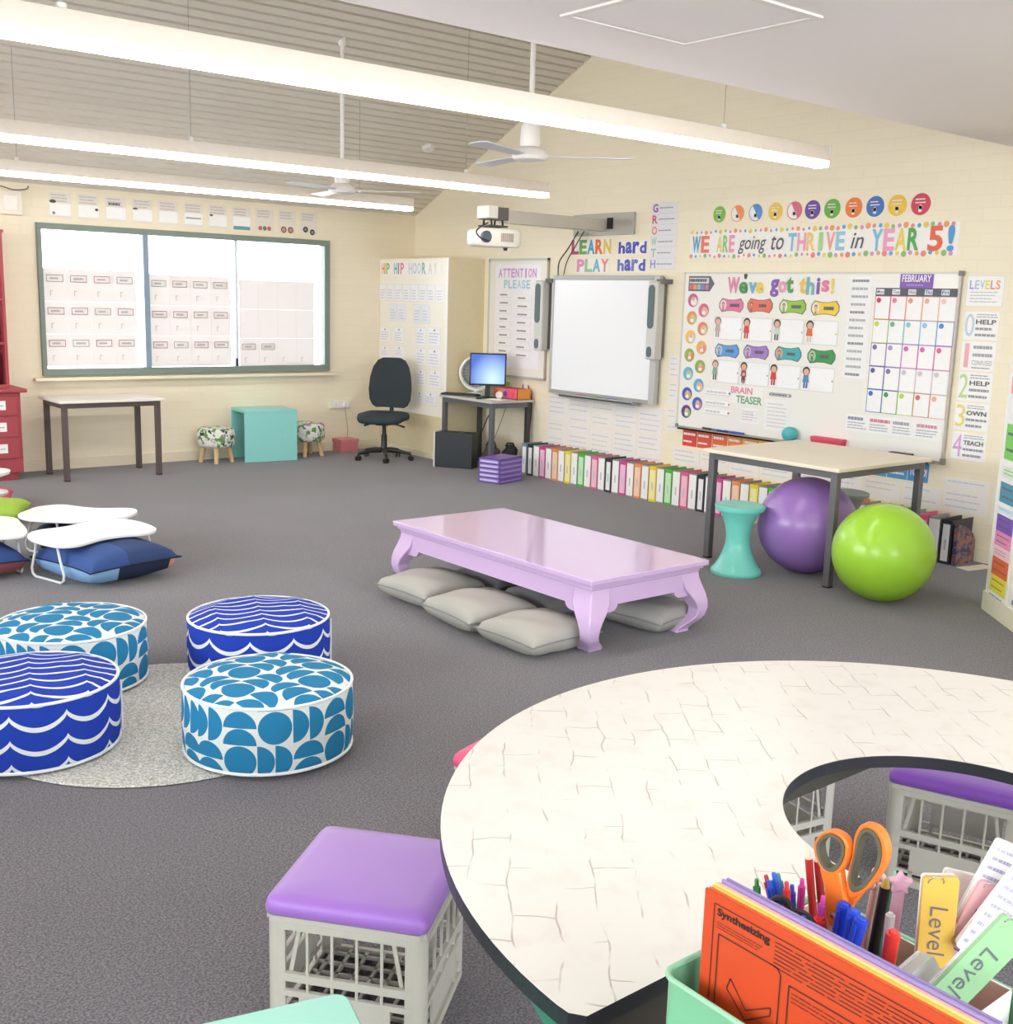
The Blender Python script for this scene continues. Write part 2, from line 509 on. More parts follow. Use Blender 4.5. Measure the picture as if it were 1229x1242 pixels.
# diagonal wall at the right edge
DW = M('f3ecd6', 0.5, var=0.01)
b = MB(); X = frame((6.238, 3.171), DR, 0)
b.box(0.0, 2.6, 0, 2.7, -0.10, 0.0, DW, X); struct('wall_diagonal', b, 'cream wall end carrying coloured charts at the right edge')
b = MB(); b.box(-0.004, 2.6, 0, 0.11, -0.105, 0.012, M('ece6cc', .4), X); struct('baseboard_diagonal', b)

# flat ceiling with bulkhead and hatch
FC = M('f0eae6', 0.7, var=0.01)
b = MB(); b.box(XL-.15, XW+.15, YB-.15, 3.6, 2.70, 2.78, FC); b.box(XL-.15, XW+.15, 3.5, 3.6, 2.78, 6.0, FC)
struct('ceiling', b, 'flat white ceiling over the near half of the room')
b = MB(); hx0, hx1, hy0, hy1 = 2.79, 3.44, 2.55, 3.195
TR = M('e6e0db', .5)
for q in ((hx0, hx1, hy0, hy0+.03), (hx0, hx1, hy1-.03, hy1), (hx0, hx0+.03, hy0+.03, hy1-.03), (hx1-.03, hx1, hy0+.03, hy1-.03)):
    b.box(q[0], q[1], q[2], q[3], 2.692, 2.70, TR)
b.box(hx0+.036, hx1-.036, hy0+.036, hy1-.036, 2.695, 2.70, FC)
struct('trim_1', b, 'square ceiling access hatch')
# sloping corrugated ceiling: ribbed profile along x
SL = 0.466
SC = M('e0dacd', 0.5, var=0.02, scale=2)
b = MB()
dy = math.cos(math.atan(SL)); dz = -math.sin(math.atan(SL))
L = (10.95-3.6)/dy; pitch_ = 0.098
n = int(L/pitch_)
prof = []
for i in range(n+1):
    s = i*pitch_
    for q, h in ((0.0, 0.0), (0.071, 0.0), (0.073, 0.026), (0.096, 0.026)):
        if s+q <= L: prof.append((s+q, h))
P2 = []
for s, h in prof: P2.append((3.6+s*dy - h*dz*1.0, 5.984+s*dz + h*dy))
top = [(3.6+L*dy, 5.984+L*dz+0.12), (3.6, 6.11)]
v = []; f = []
for x in (XL-.15, XW+.15):
    for y, z in P2: v.append((x, y, z))
K = len(P2)
for i in range(K-1): f.append((i, i+1, K+i+1, K+i))
b.add(v, f, SC)
b.add([(XL-.15, 3.6, 6.06), (XW+.15, 3.6, 6.06), (XW+.15, 10.95, 6.06-7.35*SL), (XL-.15, 10.95, 6.06-7.35*SL)], [(0, 1, 2, 3)], SC)
struct('ceiling', b, 'sloping grey-beige ribbed metal ceiling')
# small fittings on the slope
def slope_pt(x, y): return (x, y, 2.606+SL*(10.85-y))
for x, y, lab in ((6.72, 9.62, 'small white round sensor on the sloping ceiling above the projector'),):
    b = MB(); b.lathe([(.0, -.03), (.05, -.03), (.07, 0), (.07, .03)], WHITE, 20); o = b.build('ceiling_sensor', smooth=True, loc=slope_pt(x, y)); o.rotation_euler = (-math.atan(SL), 0, 0)
    tag(o, lab, 'sensor')

# baseboards
BB = M('efe5cb', .45)
b = MB(); b.box(XL, 6.95, YW-.015, YW, 0, .10, BB); struct('baseboard_far', b)
b = MB(); b.box(XW-.015, XW, 3.0, 9.55, 0, .10, BB); struct('baseboard_right', b)
# boxed-in corner duct
b = MB(); b.box(6.95, XW, 9.55, YW, 0, 2.115, M('e6d8b2', .55)); struct('wall_corner_boxing', b, 'cream boxed-in corner with the birthday display on its side')
b = MB(); b.box(6.938, 6.95, 9.54, YW-.01, 0, .07, BB); b.box(6.938, XW-.02, 9.538, 9.55, 0, .07, BB); struct('baseboard_corner', b)
b = MB(); b.box(6.80, 7.42, 3.5, 3.51, 2.69, 2.70, FC)

# main window
b = MB(); t = .055
b.box(WX0, WX1, 10.80, 10.92, WZ0, WZ0+t+.01, WFR); b.box(WX0, WX1, 10.80, 10.92, WZ1-t, WZ1, WFR)
b.box(WX0, WX0+.04, 10.802, 10.92, WZ0+t+.01, WZ1-t, WFR); b.box(WX1-t-.01, WX1, 10.802, 10.92, WZ0+t+.01, WZ1-t, WFR)
win = struct('window_1', b, 'long grey-green aluminium window in three panes', bevel=.004)
b = MB(); b.box(4.235, 4.29, 10.81, 10.90, WZ0+t, WZ1-t, M('8599ad', .4)); o = b.build('mullion', win); o['kind'] = 'structure'
b = MB(); b.box(5.205, 5.235, 10.85, 10.90, WZ0+t, WZ1-t, M('dfe7f2', .4)); o = b.build('mullion', win); o['kind'] = 'structure'
b = MB(); b.box(5.19, 5.215, 10.83, 10.855, WZ0+t, WZ0+t+.09, M('2b3340', .4)); o = b.build('window_latch', win); o['kind'] = 'structure'
b = MB(); b.box(WX0+.03, WX1-.03, 10.872, 10.877, WZ0+.03, WZ1-.03, GLASS); o = b.build('glass', win); o['kind'] = 'structure'
b = MB(); b.box(3.17, 6.38, 10.76, 10.85, .84, .872, M('f3e9cf', .4)); o = b.build('window_sill', win, bevel=.004); o['kind'] = 'structure'

# ================================================================ CEILING LIGHTS AND FANS
GLOW = M('fffaf6', .5, emit=9.0, var=0)
def batten(x0, x1, y, z, lab, wires):
    t = thing('pendant_light', lab, 'ceiling light', ((x0+x1)/2, y, z), 0, 'long pendant lights')
    a = (x1-x0)/2
    b = MB(); hs = M('f3e9dc', .45)
    X = Matrix(((0, 0, 1, 0), (1, 0, 0, 0), (0, 1, 0, 0), (0, 0, 0, 1)))
    b.prism([(-.055, .036), (.055, .036), (.056, .075), (.038, .118), (-.038, .118), (-.056, .075)], -a, a, hs, X)
    b.build('housing', t, bevel=.003)
    b = MB(); b.prism([(-.036, .009), (-.02, 0), (.02, 0), (.036, .009), (.042, .036), (-.042, .036)], -a+.01, a-.01, GLOW, X); b.build('diffuser', t)
    for s in (-1, 1):
        b = MB(); b.box(s*a-.006, s*a+.006, -.057, .057, -.002, .119, M('e9e2dc', .5)); b.build('end_cap', t, bevel=.003)
    for wx in wires:
        x = wx-(x0+x1)/2; zt = slope_pt(0, y)[2]-z
        b = MB(); b.tube([(x, 0, .10), (x, 0, zt)], .0022, M('a8a49c', .5), 6); b.build('suspension_wire', t)
        b = MB(); b.lathe([(.0, .108), (.018, .108), (.018, .14), (.0, .15)], WHITE, 12, Matrix.Translation((x, 0, 0))); b.build('wire_clamp', t, smooth=True)
    return t
batten(-1.2, 5.62, 4.10, 2.50, 'nearest and longest pendant light, ending furthest right near the gable wall', [1.35, 4.75])
batten(-0.8, 5.98, 6.95, 2.50, 'middle pendant light, second from the window wall', [3.05, 5.2])
batten(-0.6, 6.16, 9.10, 2.50, 'pendant light nearest the window wall', [2.62, 5.6])
def ceiling_fan(x, y, z, lab):
    t = thing('ceiling_fan', lab, 'ceiling fan', (x, y, z), 0, 'white ceiling fans')
    zt = slope_pt(x, y)[2]-z
    W2 = M('efece6', .4)
    b = MB(); b.tube([(0, 0, .1), (0, 0, zt)], .017, W2, 12); b.build('rod', t, smooth=True)
    b = MB(); b.lathe([(0, zt+.03), (.035, zt+.03), (.035, zt-.02), (.018, zt-.04)], W2, 20); b.build('canopy', t, smooth=True)
    b = MB(); b.lathe([(.0, .20), (.05, .195), (.062, .17), (.065, .08), (.055, .045)], W2, 24); b.build('coupling', t, smooth=True)
    b = MB(); b.lathe([(0, .06), (.07, .055), (.105, .03), (.115, 0), (.10, -.02), (.07, -.028), (.06, -.02), (.03, -.032), (0, -.034)], W2, 28); b.build('motor', t, smooth=True)
    for k in range(3):
        a = R(-39+120*k)
        b = MB()
        P = [(.1, -.02), (.2, -.05), (.62, -.062), (.65, -.03), (.65, .03), (.62, .062), (.2, .05), (.1, .02)]
        b.prism(P, 0, .005, M('dfe0e4', .5), Matrix.Rotation(a, 4, 'Z') @ Matrix.Rotation(R(5), 4, 'X'))
        b.build('blade', t)
    return t
def fill_batten(x0, x1, y, lab):  # unseen ceiling lamps added to brighten the near half of the room
    t = thing('fill_light', lab, 'ceiling light', ((x0+x1)/2, y, 2.60), 0, 'surface lights on the flat ceiling')
    a = (x1-x0)/2
    b = MB(); b.box(-a, a, -.06, .06, .055, .10, M('f4ebe2', .45)); b.build('housing', t, bevel=.003)
    b = MB(); b.box(-a+.01, a-.01, -.055, .055, 0, .055, M('fffaf6', .5, emit=2.2, var=0)); b.build('diffuser', t)
fill_batten(-1.5, 5.2, 1.55, 'surface light on the flat ceiling, just in front of the camera')
fill_batten(-1.5, 5.2, -1.0, 'surface light on the flat ceiling, behind the camera')
ceiling_fan(4.66, 5.57, 2.58, 'white ceiling fan nearer the camera, above and left of the projector')
ceiling_fan(5.02, 8.43, 2.56, 'white ceiling fan further back, over the office chair side of the room')

# ================================================================ BIG FURNITURE
def square_leg(b, x, y, z0, z1, s, m): b.box(x-s/2, x+s/2, y-s/2, y+s/2, z0, z1, m)
def classroom_table(lab, x0, x1, y0, y1, h, top, legm, s=.045, rotz=0, name='classroom_table', thick=.025):
    cx, cy = (x0+x1)/2, (y0+y1)/2; a, c = (x1-x0)/2, (y1-y0)/2
    t = thing(name, lab, 'table', (cx, cy, 0), rotz)
    b = MB(); b.box(-a, a, -c, c, h-thick, h, top); b.build('tabletop', t, bevel=.004)
    i = .03
    b = MB(); z1 = h-thick; z0 = z1-.045; q = s*.5; i = .034
    b.box(-a+i, a-i, -c+i, -c+i+q, z0, z1, legm); b.box(-a+i, a-i, c-i-q, c-i, z0, z1, legm)
    b.box(-a+i, -a+i+q, -c+i, c-i, z0, z1, legm); b.box(a-i-q, a-i, -c+i, c-i, z0, z1, legm); b.build('frame_rail', t); i = .03
    for sx in (-1, 1):
        for sy in (-1, 1):
            b = MB(); x = sx*(a-i-s/2); y = sy*(c-i-s/2)
            square_leg(b, x, y, .008, z1-.001, s, legm); b.box(x-s/2-.001, x+s/2+.001, y-s/2-.001, y+s/2+.001, 0, .012, BLACK)
            b.build('leg', t, bevel=.003)
    return t
BRN = M('5d504d', .45, var=.02); GRY = M('6a686b', .4, metal=.2, var=.02)
classroom_table('white rectangular table with dark brown legs under the window', 3.155, 4.105, 10.06, 10.66, .72, M('f0ece2', .35, var=.01), BRN, s=.046)
classroom_table('square cream-topped table with dark grey legs in front of the whiteboard', 5.81, 6.85, 3.94, 5.02, .755, M('f1e6d0', .35, var=.02, scale=8), GRY, s=.046)

# lilac low table
LIL = M('d4b6de', .14, var=.01, coat=.5)
lt = thing('low_table', 'low glossy lilac table with curved legs in the middle of the carpet', 'table', (4.06, 4.65, 0))
A_, B_ = .425, .865
b = MB(); b.box(-A_, A_, -B_, B_, .36, .388, LIL); b.build('tabletop', lt, bevel=.004)
b = MB(); b.box(-A_+.018, A_-.018, -B_+.018, B_-.018, .342, .36, LIL); b.box(-A_+.032, A_-.032, -B_+.032, B_-.032, .325, .342, LIL); b.build('moulding', lt, bevel=.005)
def apron(b, L, y, t, X):
    P = [(-L, .325), (-L, .20)]
    for k in range(7):
        a = PI/2*k/6; P.append((-L+.12+.05*math.sin(a)*1.0, .20+.035*(1-math.cos(a))))
    Q = [(-p[0], p[1]) for p in reversed(P)]
    b.prism(P+Q, y-t, y, LIL, X)
Xr = Matrix(((1, 0, 0, 0), (0, 0, 1, 0), (0, 1, 0, 0), (0, 0, 0, 1)))
for sy in (-1, 1):
    b = MB(); apron(b, A_-.05, B_-.035 if sy > 0 else -B_+.06, .025, Xr); b.build('apron', lt)
for sx in (-1, 1):
    b = MB(); apron(b, B_-.05, A_-.035 if sx > 0 else -A_+.06, .025, Matrix.Rotation(PI/2, 4, 'Z') @ Xr); b.build('apron', lt)
secs = [(.330, 0.0, .125), (.295, .004, .130), (.25, .018, .135), (.21, .032, .118), (.17, .041, .094), (.13, .043, .076), (.09, .034, .070), (.06, .014, .076), (.035, -.008, .090), (.015, -.022, .096), (0, -.028, .086)]
for sx in (-1, 1):
    for sy in (-1, 1):
        v = []; f = []
        for z, o, s in secs:
            xo = sx*(A_-.036+o); xi = sx*(A_-.036+o-s); yo = sy*(B_-.036+o); yi = sy*(B_-.036+o-s)
            v += [(xo, yo, z), (xi, yo, z), (xi, yi, z), (xo, yi, z)]
        n = len(secs)
        for j in range(n-1):
            for k in range(4):
                q = (j*4+k, j*4+(k+1) % 4, (j+1)*4+(k+1) % 4, (j+1)*4+k); f.append(q if sx*sy > 0 else tuple(reversed(q)))
        f.append((0, 1, 2, 3)); f.append(tuple(range((n-1)*4, n*4)))
        b = MB(); b.add(v, f, LIL); b.build('leg', lt, bevel=.006, seg=2, smooth=True, angle=30)

# pillows
def pillow_geo(b, w_, d, h, mats, n=18, pinch=.10, m_of=None):
    a, c = w_/2, d/2; idx = {}; v = []; f = []; mm = []
    def pt(i, j, s):
        u = -1+2*i/n; q = -1+2*j/n
        e = max(0, (1-u*u))*max(0, (1-q*q))
        z = s*h/2*(e**(.33 if s > 0 else .2))
        px = a*u*(1-pinch*(1-q*q)*abs(u)**3*.8) ; py = c*q*(1-pinch*(1-u*u)*abs(q)**3*.8)
        z += .006*math.sin(7*u+3*q)*(e**.5)
        return (px, py, z+h/2)
    for s in (1, -1):
        for i in range(n+1):
            for j in range(n+1):
                edge = i in (0, n) or j in (0, n)
                if edge and s < 0: idx[(i, j, s)] = idx[(i, j, 1)]; continue
                idx[(i, j, s)] = len(v); v.append(pt(i, j, s))
        for i in range(n):
            for j in range(n):
                q = (idx[(i, j, s)], idx[(i+1, j, s)], idx[(i+1, j+1, s)], idx[(i, j+1, s)])
                if s < 0: q = tuple(reversed(q))
                f.append(q); mm.append(m_of(i/n, j/n, s) if m_of else mats[0])
    o = len(b.v)
    for p in v: b.v.append(p)
    for q, m in zip(f, mm): b.f.append(tuple(k+o for k in q)); b.fm.append(b.mi(m))
def pillow(name, lab, x, y, z, w_, d, h, m, rot=0, group=None, cat='cushion', m_of=None, piping=None, tilt=0):
    b = MB(); pillow_geo(b, w_, d, h, [m], m_of=m_of)
    if piping:
        a, c = w_/2, d/2; pts = []
        n = 14
        for k in range(n): pts.append((-1+2*k/n, -1))
        for k in range(n): pts.append((1, -1+2*k/n))
        for k in range(n): pts.append((1-2*k/n, 1))
        for k in range(n): pts.append((-1, 1-2*k/n))
        P = [(a*u*(1-.10*(1-q*q)*abs(u)**3*.8), c*q*(1-.10*(1-u*u)*abs(q)**3*.8), h/2+.006*math.sin(7*u+3*q)*0) for u, q in pts]
        b.tube(P, .0045, piping, 6, closed=True)
    o = b.build(name, smooth=True, loc=(x, y, z), rot=(0, tilt, rot), angle=80)
    return tag(o, lab, cat, group)
GC = M('b0ada4', .9, scale=6, bump=.2); GC2 = M('8f8d89', .9)
gp = 'grey cushions under the lilac table'
pillow('floor_cushion', 'grey cushion poking out at the far left leg of the lilac table', 3.64, 5.11, 0, .48, .46, .16, GC, R(4), gp, piping=GC2)
pillow('floor_cushion', 'grey cushion half under the middle of the lilac table', 3.58, 4.57, .0, .48, .47, .165, GC, R(-3), gp, piping=GC2)
pillow('floor_cushion', 'grey cushion beside the nearest leg of the lilac table', 3.575, 4.095, 0, .47, .44, .16, GC, R(2), gp, piping=GC2)
pillow('floor_cushion', 'grey cushion under the right-hand end of the lilac table', 4.34, 4.06, 0, .42, .45, .15, M('a3a19c', .9, scale=6), R(8), gp, piping=GC2)
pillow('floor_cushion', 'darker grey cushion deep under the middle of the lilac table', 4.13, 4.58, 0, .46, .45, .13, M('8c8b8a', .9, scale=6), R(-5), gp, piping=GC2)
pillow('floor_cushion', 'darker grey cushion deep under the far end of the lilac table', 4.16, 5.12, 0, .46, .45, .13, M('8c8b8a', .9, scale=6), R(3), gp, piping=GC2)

# rug and poufs
def rug_mat():
    m, n, bb = nodes('woven_rug'); g = NG(n)
    c = g.mix(g.ramp(g.noise(130, detail=3), .38, .62), lin('a5a399'), lin('dedbd2'))
    n.links.new(c, bb.inputs['Base Color']); bb.inputs['Roughness'].default_value = .95
    bp = n.nodes.new('ShaderNodeBump'); bp.inputs['Strength'].default_value = .5; bp.inputs['Distance'].default_value = .004
    n.links.new(g.noise(130), bp.inputs['Height']); n.links.new(bp.outputs[0], bb.inputs['Normal'])
    return m
b = MB(); b.lathe([(0, 0), (.665, 0), (.672, .005), (.665, .011), (0, .011)], rug_mat(), 64)
tag(b.build('round_rug', smooth=True, loc=(1.66, 4.2, 0)), 'round pale grey woven rug between the four patterned poufs', 'rug')
POUF = {(k, p): pouf_mat(k, p) for k in ('wave', 'petal') for p in ('side', 'top')}
PIPE = M('eef0ee', .8)
def pouf(kind, lab, x, y, rot, h=.27, r=.315):
    t = thing('pouf', lab, 'pouf', (x, y, .011), rot, 'patterned poufs around the round rug')
    b = MB(); b.lathe([(0, 0), (r-.03, 0), (r-.006, .012), (r, .04), (r+.004, h*.5), (r, h-.03), (r-.006, h-.012)], POUF[(kind, 'side')], 56); b.build('side_panel', t, smooth=True, angle=60)
    v = []; n = 56; prof = [(r-.006, h-.012), (r-.04, h+.002), (r*.7, h+.014), (r*.35, h+.02), (.0, h+.021)]
    b = MB(); b.lathe(prof, POUF[(kind, 'top')], n)
    for i, p in enumerate(b.v):
        q = math.hypot(p[0], p[1])
        if q < r-.02: b.v[i] = (p[0], p[1], p[2]+.006*math.sin(p[0]*21+rot)*math.cos(p[1]*17))
    b.build('top_panel', t, smooth=True, angle=60)
    for z, nm in ((h-.012, 'top_piping'), (.014, 'bottom_piping')):
        b = MB(); b.tube([((r-.003)*math.cos(2*PI*i/56), (r-.003)*math.sin(2*PI*i/56), z) for i in range(56)], .0062, PIPE, 6, closed=True); b.build(nm, t, smooth=True)
    # carry handle seam patch
    a = R(-8)
    b = MB(); b.tube([((r+.006)*math.cos(a), (r+.006)*math.sin(a), zz) for zz in (.03, .09, .16, .23)], .004, PIPE, 6); b.build('side_seam', t, smooth=True)
    return t
pouf('wave', 'blue and white wave-patterned pouf at the left edge, nearest the camera', 1.16, 4.19, R(-15))
pouf('petal', 'teal and white petal-patterned pouf at the back left of the rug', 1.52, 4.83, R(40))
pouf('wave', 'blue and white wave-patterned pouf at the back right of the rug', 2.25, 4.50, R(-20))
pouf('petal', 'teal and white petal-patterned pouf at the front right of the rug', 1.875, 3.68, R(12))

# wavy floor tables
def smooth_closed(P, k=4):
    n = len(P); out = []
    for i in range(n):
        p0, p1, p2, p3 = P[i-1], P[i], P[(i+1) % n], P[(i+2) % n]
        for j in range(k):
            t = j/k
            out.append(tuple(.5*((2*p1[d])+(-p0[d]+p2[d])*t+(2*p0[d]-5*p1[d]+4*p2[d]-p3[d])*t*t+(-p0[d]+3*p1[d]-3*p2[d]+p3[d])*t**3) for d in (0, 1)))
    return out
W1 = [(1.929, 6.855), (2.011, 6.944), (2.177, 6.968), (2.32, 7.031), (2.456, 7.072), (2.564, 7.027), (2.628, 6.867), (2.638, 6.683), (2.605, 6.587), (2.516, 6.539), (2.387, 6.552), (2.268, 6.533), (2.168, 6.473), (2.078, 6.425), (1.986, 6.447), (1.933, 6.565), (1.907, 6.719)]
W2_ = [(2.062, 7.511), (2.152, 7.621), (2.238, 7.705), (2.349, 7.723), (2.423, 7.688), (2.493, 7.548), (2.585, 7.446), (2.717, 7.38), (2.759, 7.302), (2.719, 7.191), (2.637, 7.11), (2.547, 7.068), (2.33, 7.081), (2.236, 7.141), (2.085, 7.291), (2.046, 7.394)]
W3 = [(1.35, 7.2), (1.5, 7.42), (1.7, 7.52), (1.9, 7.52), (2.01, 7.41), (1.996, 7.2), (1.968, 6.997), (1.921, 6.86), (1.855, 6.82), (1.75, 6.843), (1.6, 6.86), (1.42, 6.93)]
def wavy(poly, lab, legs):
    cx = sum(p[0] for p in poly)/len(poly); cy = sum(p[1] for p in poly)/len(poly)
    t = thing('wavy_floor_table', lab, 'table', (cx, cy, 0), 0, 'white wavy floor tables')
    P = smooth_closed([(p[0]-cx, p[1]-cy) for p in poly]); 
    if sum(P[i-1][0]*P[i][1]-P[i][0]*P[i-1][1] for i in range(len(P))) < 0: P.reverse()
    b = MB(); b.prism(P, .232, .252, M('f6f5f2', .3, var=.005)); b.build('tabletop', t, bevel=.005)
    for (ax, ay, bx_, by_) in legs:
        a = Vector((ax-cx, ay-cy, 0)); c = Vector((bx_-cx, by_-cy, 0)); z = .009
        d = (c-a); ins = d*.18
        pts = [a+ins+Vector((0, 0, .232)), a+ins*.6+Vector((0, 0, .15)), a+Vector((0, 0, .06)), a+Vector((0, 0, .025))+d*.02, a+d*.1+Vector((0, 0, z)),
               c-d*.1+Vector((0, 0, z)), c+Vector((0, 0, .025))-d*.02, c+Vector((0, 0, .06)), c-ins*.6+Vector((0, 0, .15)), c-ins+Vector((0, 0, .232))]
        b = MB(); b.tube(pts, .0075, M('f2f1ee', .35), 8); b.build('leg', t, smooth=True)
wavy(W1, 'white wavy floor table in front, over the large denim pillow', [(1.93, 6.80, 2.02, 6.50), (2.56, 6.95, 2.60, 6.62)])
wavy(W2_, 'white wavy floor table behind, nearer the window wall', [(2.10, 7.50, 2.24, 7.18), (2.52, 7.42, 2.70, 7.22)])
wavy(W3, 'white wavy floor table cut off by the left edge', [(1.90, 7.30, 1.89, 6.86), (1.48, 7.30, 1.45, 6.98)])
# pillows by the wavy tables
D1, D2, D3, D4, D5 = M('38548f', .9, scale=8), M('2f4570', .9, scale=8), M('86add8', .9, scale=8), M('1d2743', .9, scale=8), M('c79a86', .9, scale=8)
def denim(u, q, s):
    if s > 0: return D1 if u < .42 else D2
    return D3 if (u < .3) else (D5 if u > .88 else D4)
pillow('denim_pillow', 'large blue patchwork denim pillow under the front wavy table', 2.31, 6.62, 0, .62, .62, .225, D1, R(14), cat='pillow', m_of=denim, piping=D4)
pillow('denim_pillow', 'dark navy pillow under the rear wavy table', 2.42, 7.36, 0, .56, .56, .19, D4, R(-12), cat='pillow', m_of=lambda u, q, s: D4 if u < .8 else D5, piping=D4)
pillow('denim_pillow', 'navy and maroon pillow under the wavy table at the left edge', 1.62, 7.06, 0, .56, .54, .2, D2, R(5), cat='pillow', m_of=lambda u, q, s: (D1 if s > 0 else M('8b4a4e', .9)), piping=D4)
pillow('floor_pillow', 'lime green pillow by the white pedestal at the left edge', 2.16, 8.62, 0, .52, .50, .17, M('a4c84e', .9, scale=8), R(-25), cat='pillow')
pillow('floor_pillow', 'raspberry pink pillow behind the lime green one', 2.22, 9.22, 0, .56, .5, .15, M('c94f6d', .9, scale=8), R(-15), cat='pillow')
b = MB(); b.lathe([(0, 0), (.13, 0), (.135, .02), (.09, .04), (.06, .08), (.06, .18), (.085, .22), (.06, .25), (.14, .285), (.145, .30), (.07, .315), (.065, .39), (.16, .425), (.165, .445), (.08, .46), (.04, .50), (0, .505)], M('f4f3ef', .35, var=.005), 32)
tag(b.build('tiered_pedestal', smooth=True, loc=(2.035, 8.16, 0), angle=50), 'white tiered pedestal cut off by the left edge', 'pedestal')

# red bookcase
RED = M('a8434b', .5, var=.03); REDD = M('a03c45', .5, var=.03)
t = thing('bookcase', 'red painted bookcase with drawers against the window wall', 'bookcase', (2.05, 10.84, 0))
b = MB(); b.box(-.88, .87, -.46, -.01, .07, .78, RED); b.box(-.84, .83, -.43, -.01, 0, .07, REDD); b.build('cabinet', t, bevel=.004)
b = MB(); b.box(-.93, .92, -.50, 0, .78, .812, RED); b.build('worktop', t, bevel=.006)
b = MB()
b.box(.80, .825, -.32, -.01, .812, 2.15, RED); b.box(-.85, -.825, -.32, -.01, .812, 2.15, RED); b.box(-.825, .80, -.022, -.01, .812, 2.15, REDD)
b.box(-.85, .835, -.33, -.01, 2.15, 2.175, RED); b.box(-.825, .80, -.325, -.30, .812, .84, RED); b.build('hutch_frame', t, bevel=.002)
for z in (1.19, 1.57):
    b = MB(); b.box(-.825, .80, -.315, -.022, z, z+.02, RED); b.build('shelf', t)
for k, xx in enumerate((.42, -.02, -.46)):
    for j in range(3):
        z = .56-.19*j+.02
        b = MB(); b.box(xx, xx+.42, -.472, -.458, z, z+.17, RED); d = b.build('drawer', t, bevel=.003)
        b = MB(); b.box(xx+.24, xx+.32, -.476, -.472, z+.05, z+.13, PAPER); b.scrib(xx+.26, xx+.30, z+.085, z+.095, 1, INK, 0) if False else None
        b.box(xx+.26, xx+.30, -.4765, -.476, z+.083, z+.093, INKL); b.build('paper_label', d)
for i, (x, hgt, c, lab) in enumerate(((2.765, .30, 'eceae4', 'white book standing on the red bookcase, nearest its right side'), (2.72, .27, 'dfe3e6', 'pale grey book standing on the red bookcase, left of the white one'), (2.67, .25, 'e6dccb', 'cream book standing on the red bookcase, third from the right side'))):
    b = MB(); b.box(-.018, .018, -.11, .11, 0, hgt, M(c, .5)); b.box(-.013, .013, -.112, .108, .004, hgt+.001, PAPER)
    tag(b.build('book', loc=(x, 10.66, .812)), lab, 'book', 'books on the red bookcase')
for i, (x, hgt, c, lab) in enumerate(((2.775, .22, 'b9a98c', 'tan book on the middle shelf of the red bookcase'), (2.74, .24, '8d8c93', 'grey book on the middle shelf of the red bookcase'))):
    b = MB(); b.box(-.014, .014, -.1, .1, 0, hgt, M(c, .5)); b.box(-.01, .01, -.102, .098, .004, hgt+.001, PAPER)
    tag(b.build('book', loc=(x, 10.68, 1.21)), lab, 'book', 'books on the red bookcase')

# floral stools and mint waterfall table
WOOD = M('dcb98a', .55, var=.06, scale=12)
def floral_stool(lab, x, y, rot, seed):
    t = thing('floral_stool', lab, 'stool', (x, y, 0), rot, 'round floral stools by the mint table')
    b = MB(); b.lathe([(0, .165), (.16, .165), (.178, .18), (.184, .21), (.185, .30), (.178, .335), (.15, .355), (0, .362)], floral_mat(seed), 32); b.build('seat', t, smooth=True, angle=60)
    for k in range(4):
        a = R(45+90*k); u = Vector((math.cos(a), math.sin(a), 0))
        b = MB(); b.tube([u*.12+Vector((0, 0, .17)), u*.155+Vector((0, 0, 0.0))], [.026, .022], WOOD, 12); b.build('leg', t, smooth=True)
floral_stool('round floral stool on wooden legs, left of the mint table', 4.85, 10.60, R(20), 1.3)
floral_stool('round floral stool on wooden legs, right of the mint table', 5.90, 10.62, R(5), 4.1)
t = thing('waterfall_table', 'mint green waterfall-sided small table between the two floral stools', 'table', (5.39, 10.63, 0), R(-7))
b = MB(); b.box(-.28, .28, -.235, .20, .50, .528, MINT); b.build('tabletop', t, bevel=.004)
b = MB(); b.box(-.28, .28, -.235, -.207, 0, .50, MINT); b.build('side_panel', t, bevel=.003)
b = MB(); b.box(-.28, .28, .172, .20, 0, .50, MINT); b.build('side_panel', t, bevel=.003)
b = MB(); b.box(6.33, 6.55, 10.64, 10.82, 0, .135, M('d77f86', .5)); b.box(6.325, 6.555, 10.635, 10.825, .105, .145, M('d98890', .5))
tag(b.build('storage_box', bevel=.003), 'small salmon pink box on the carpet below the power outlet', 'box')
t = thing('power_outlet', 'white double power outlet on the window wall left of the office chair', 'outlet', (6.43, YW, .51))
b = MB(); b.box(-.13, .13, -.03, 0, -.04, .045, M('efece2', .4)); b.build('outlet_plate', t, bevel=.004)
for sx in (-.065, .065):
    b = MB(); b.box(sx-.035, sx+.035, -.034, -.03, -.02, .03, M('f6f3ec', .4))
    for q in (-.012, .012): b.box(sx+q-.002, sx+q+.002, -.0345, -.034, -.005, .015, INK)
    b.build('socket', t)
b = MB(); b.box(.03, .075, -.07, -.034, -.02, .02, WHITE); b.tube([(.05, -.05, -.02), (.05, -.045, -.06), (.075, -.03, -.17), (.10, -.018, -.28), (.09, -.016, -.37), (.02, -.02, -.385)], .0035, M('b9b49f', .6), 6)
b.build('plug_and_cord', t)

# office chair
CH = M('2f373d', .85, var=.05, scale=60); PL = M('26272a', .4)
t = thing('office_chair', 'dark grey office swivel chair beside the birthday display', 'chair', (6.46, 9.98, 0), math.atan2(-.62, -.70)-PI/2*0)
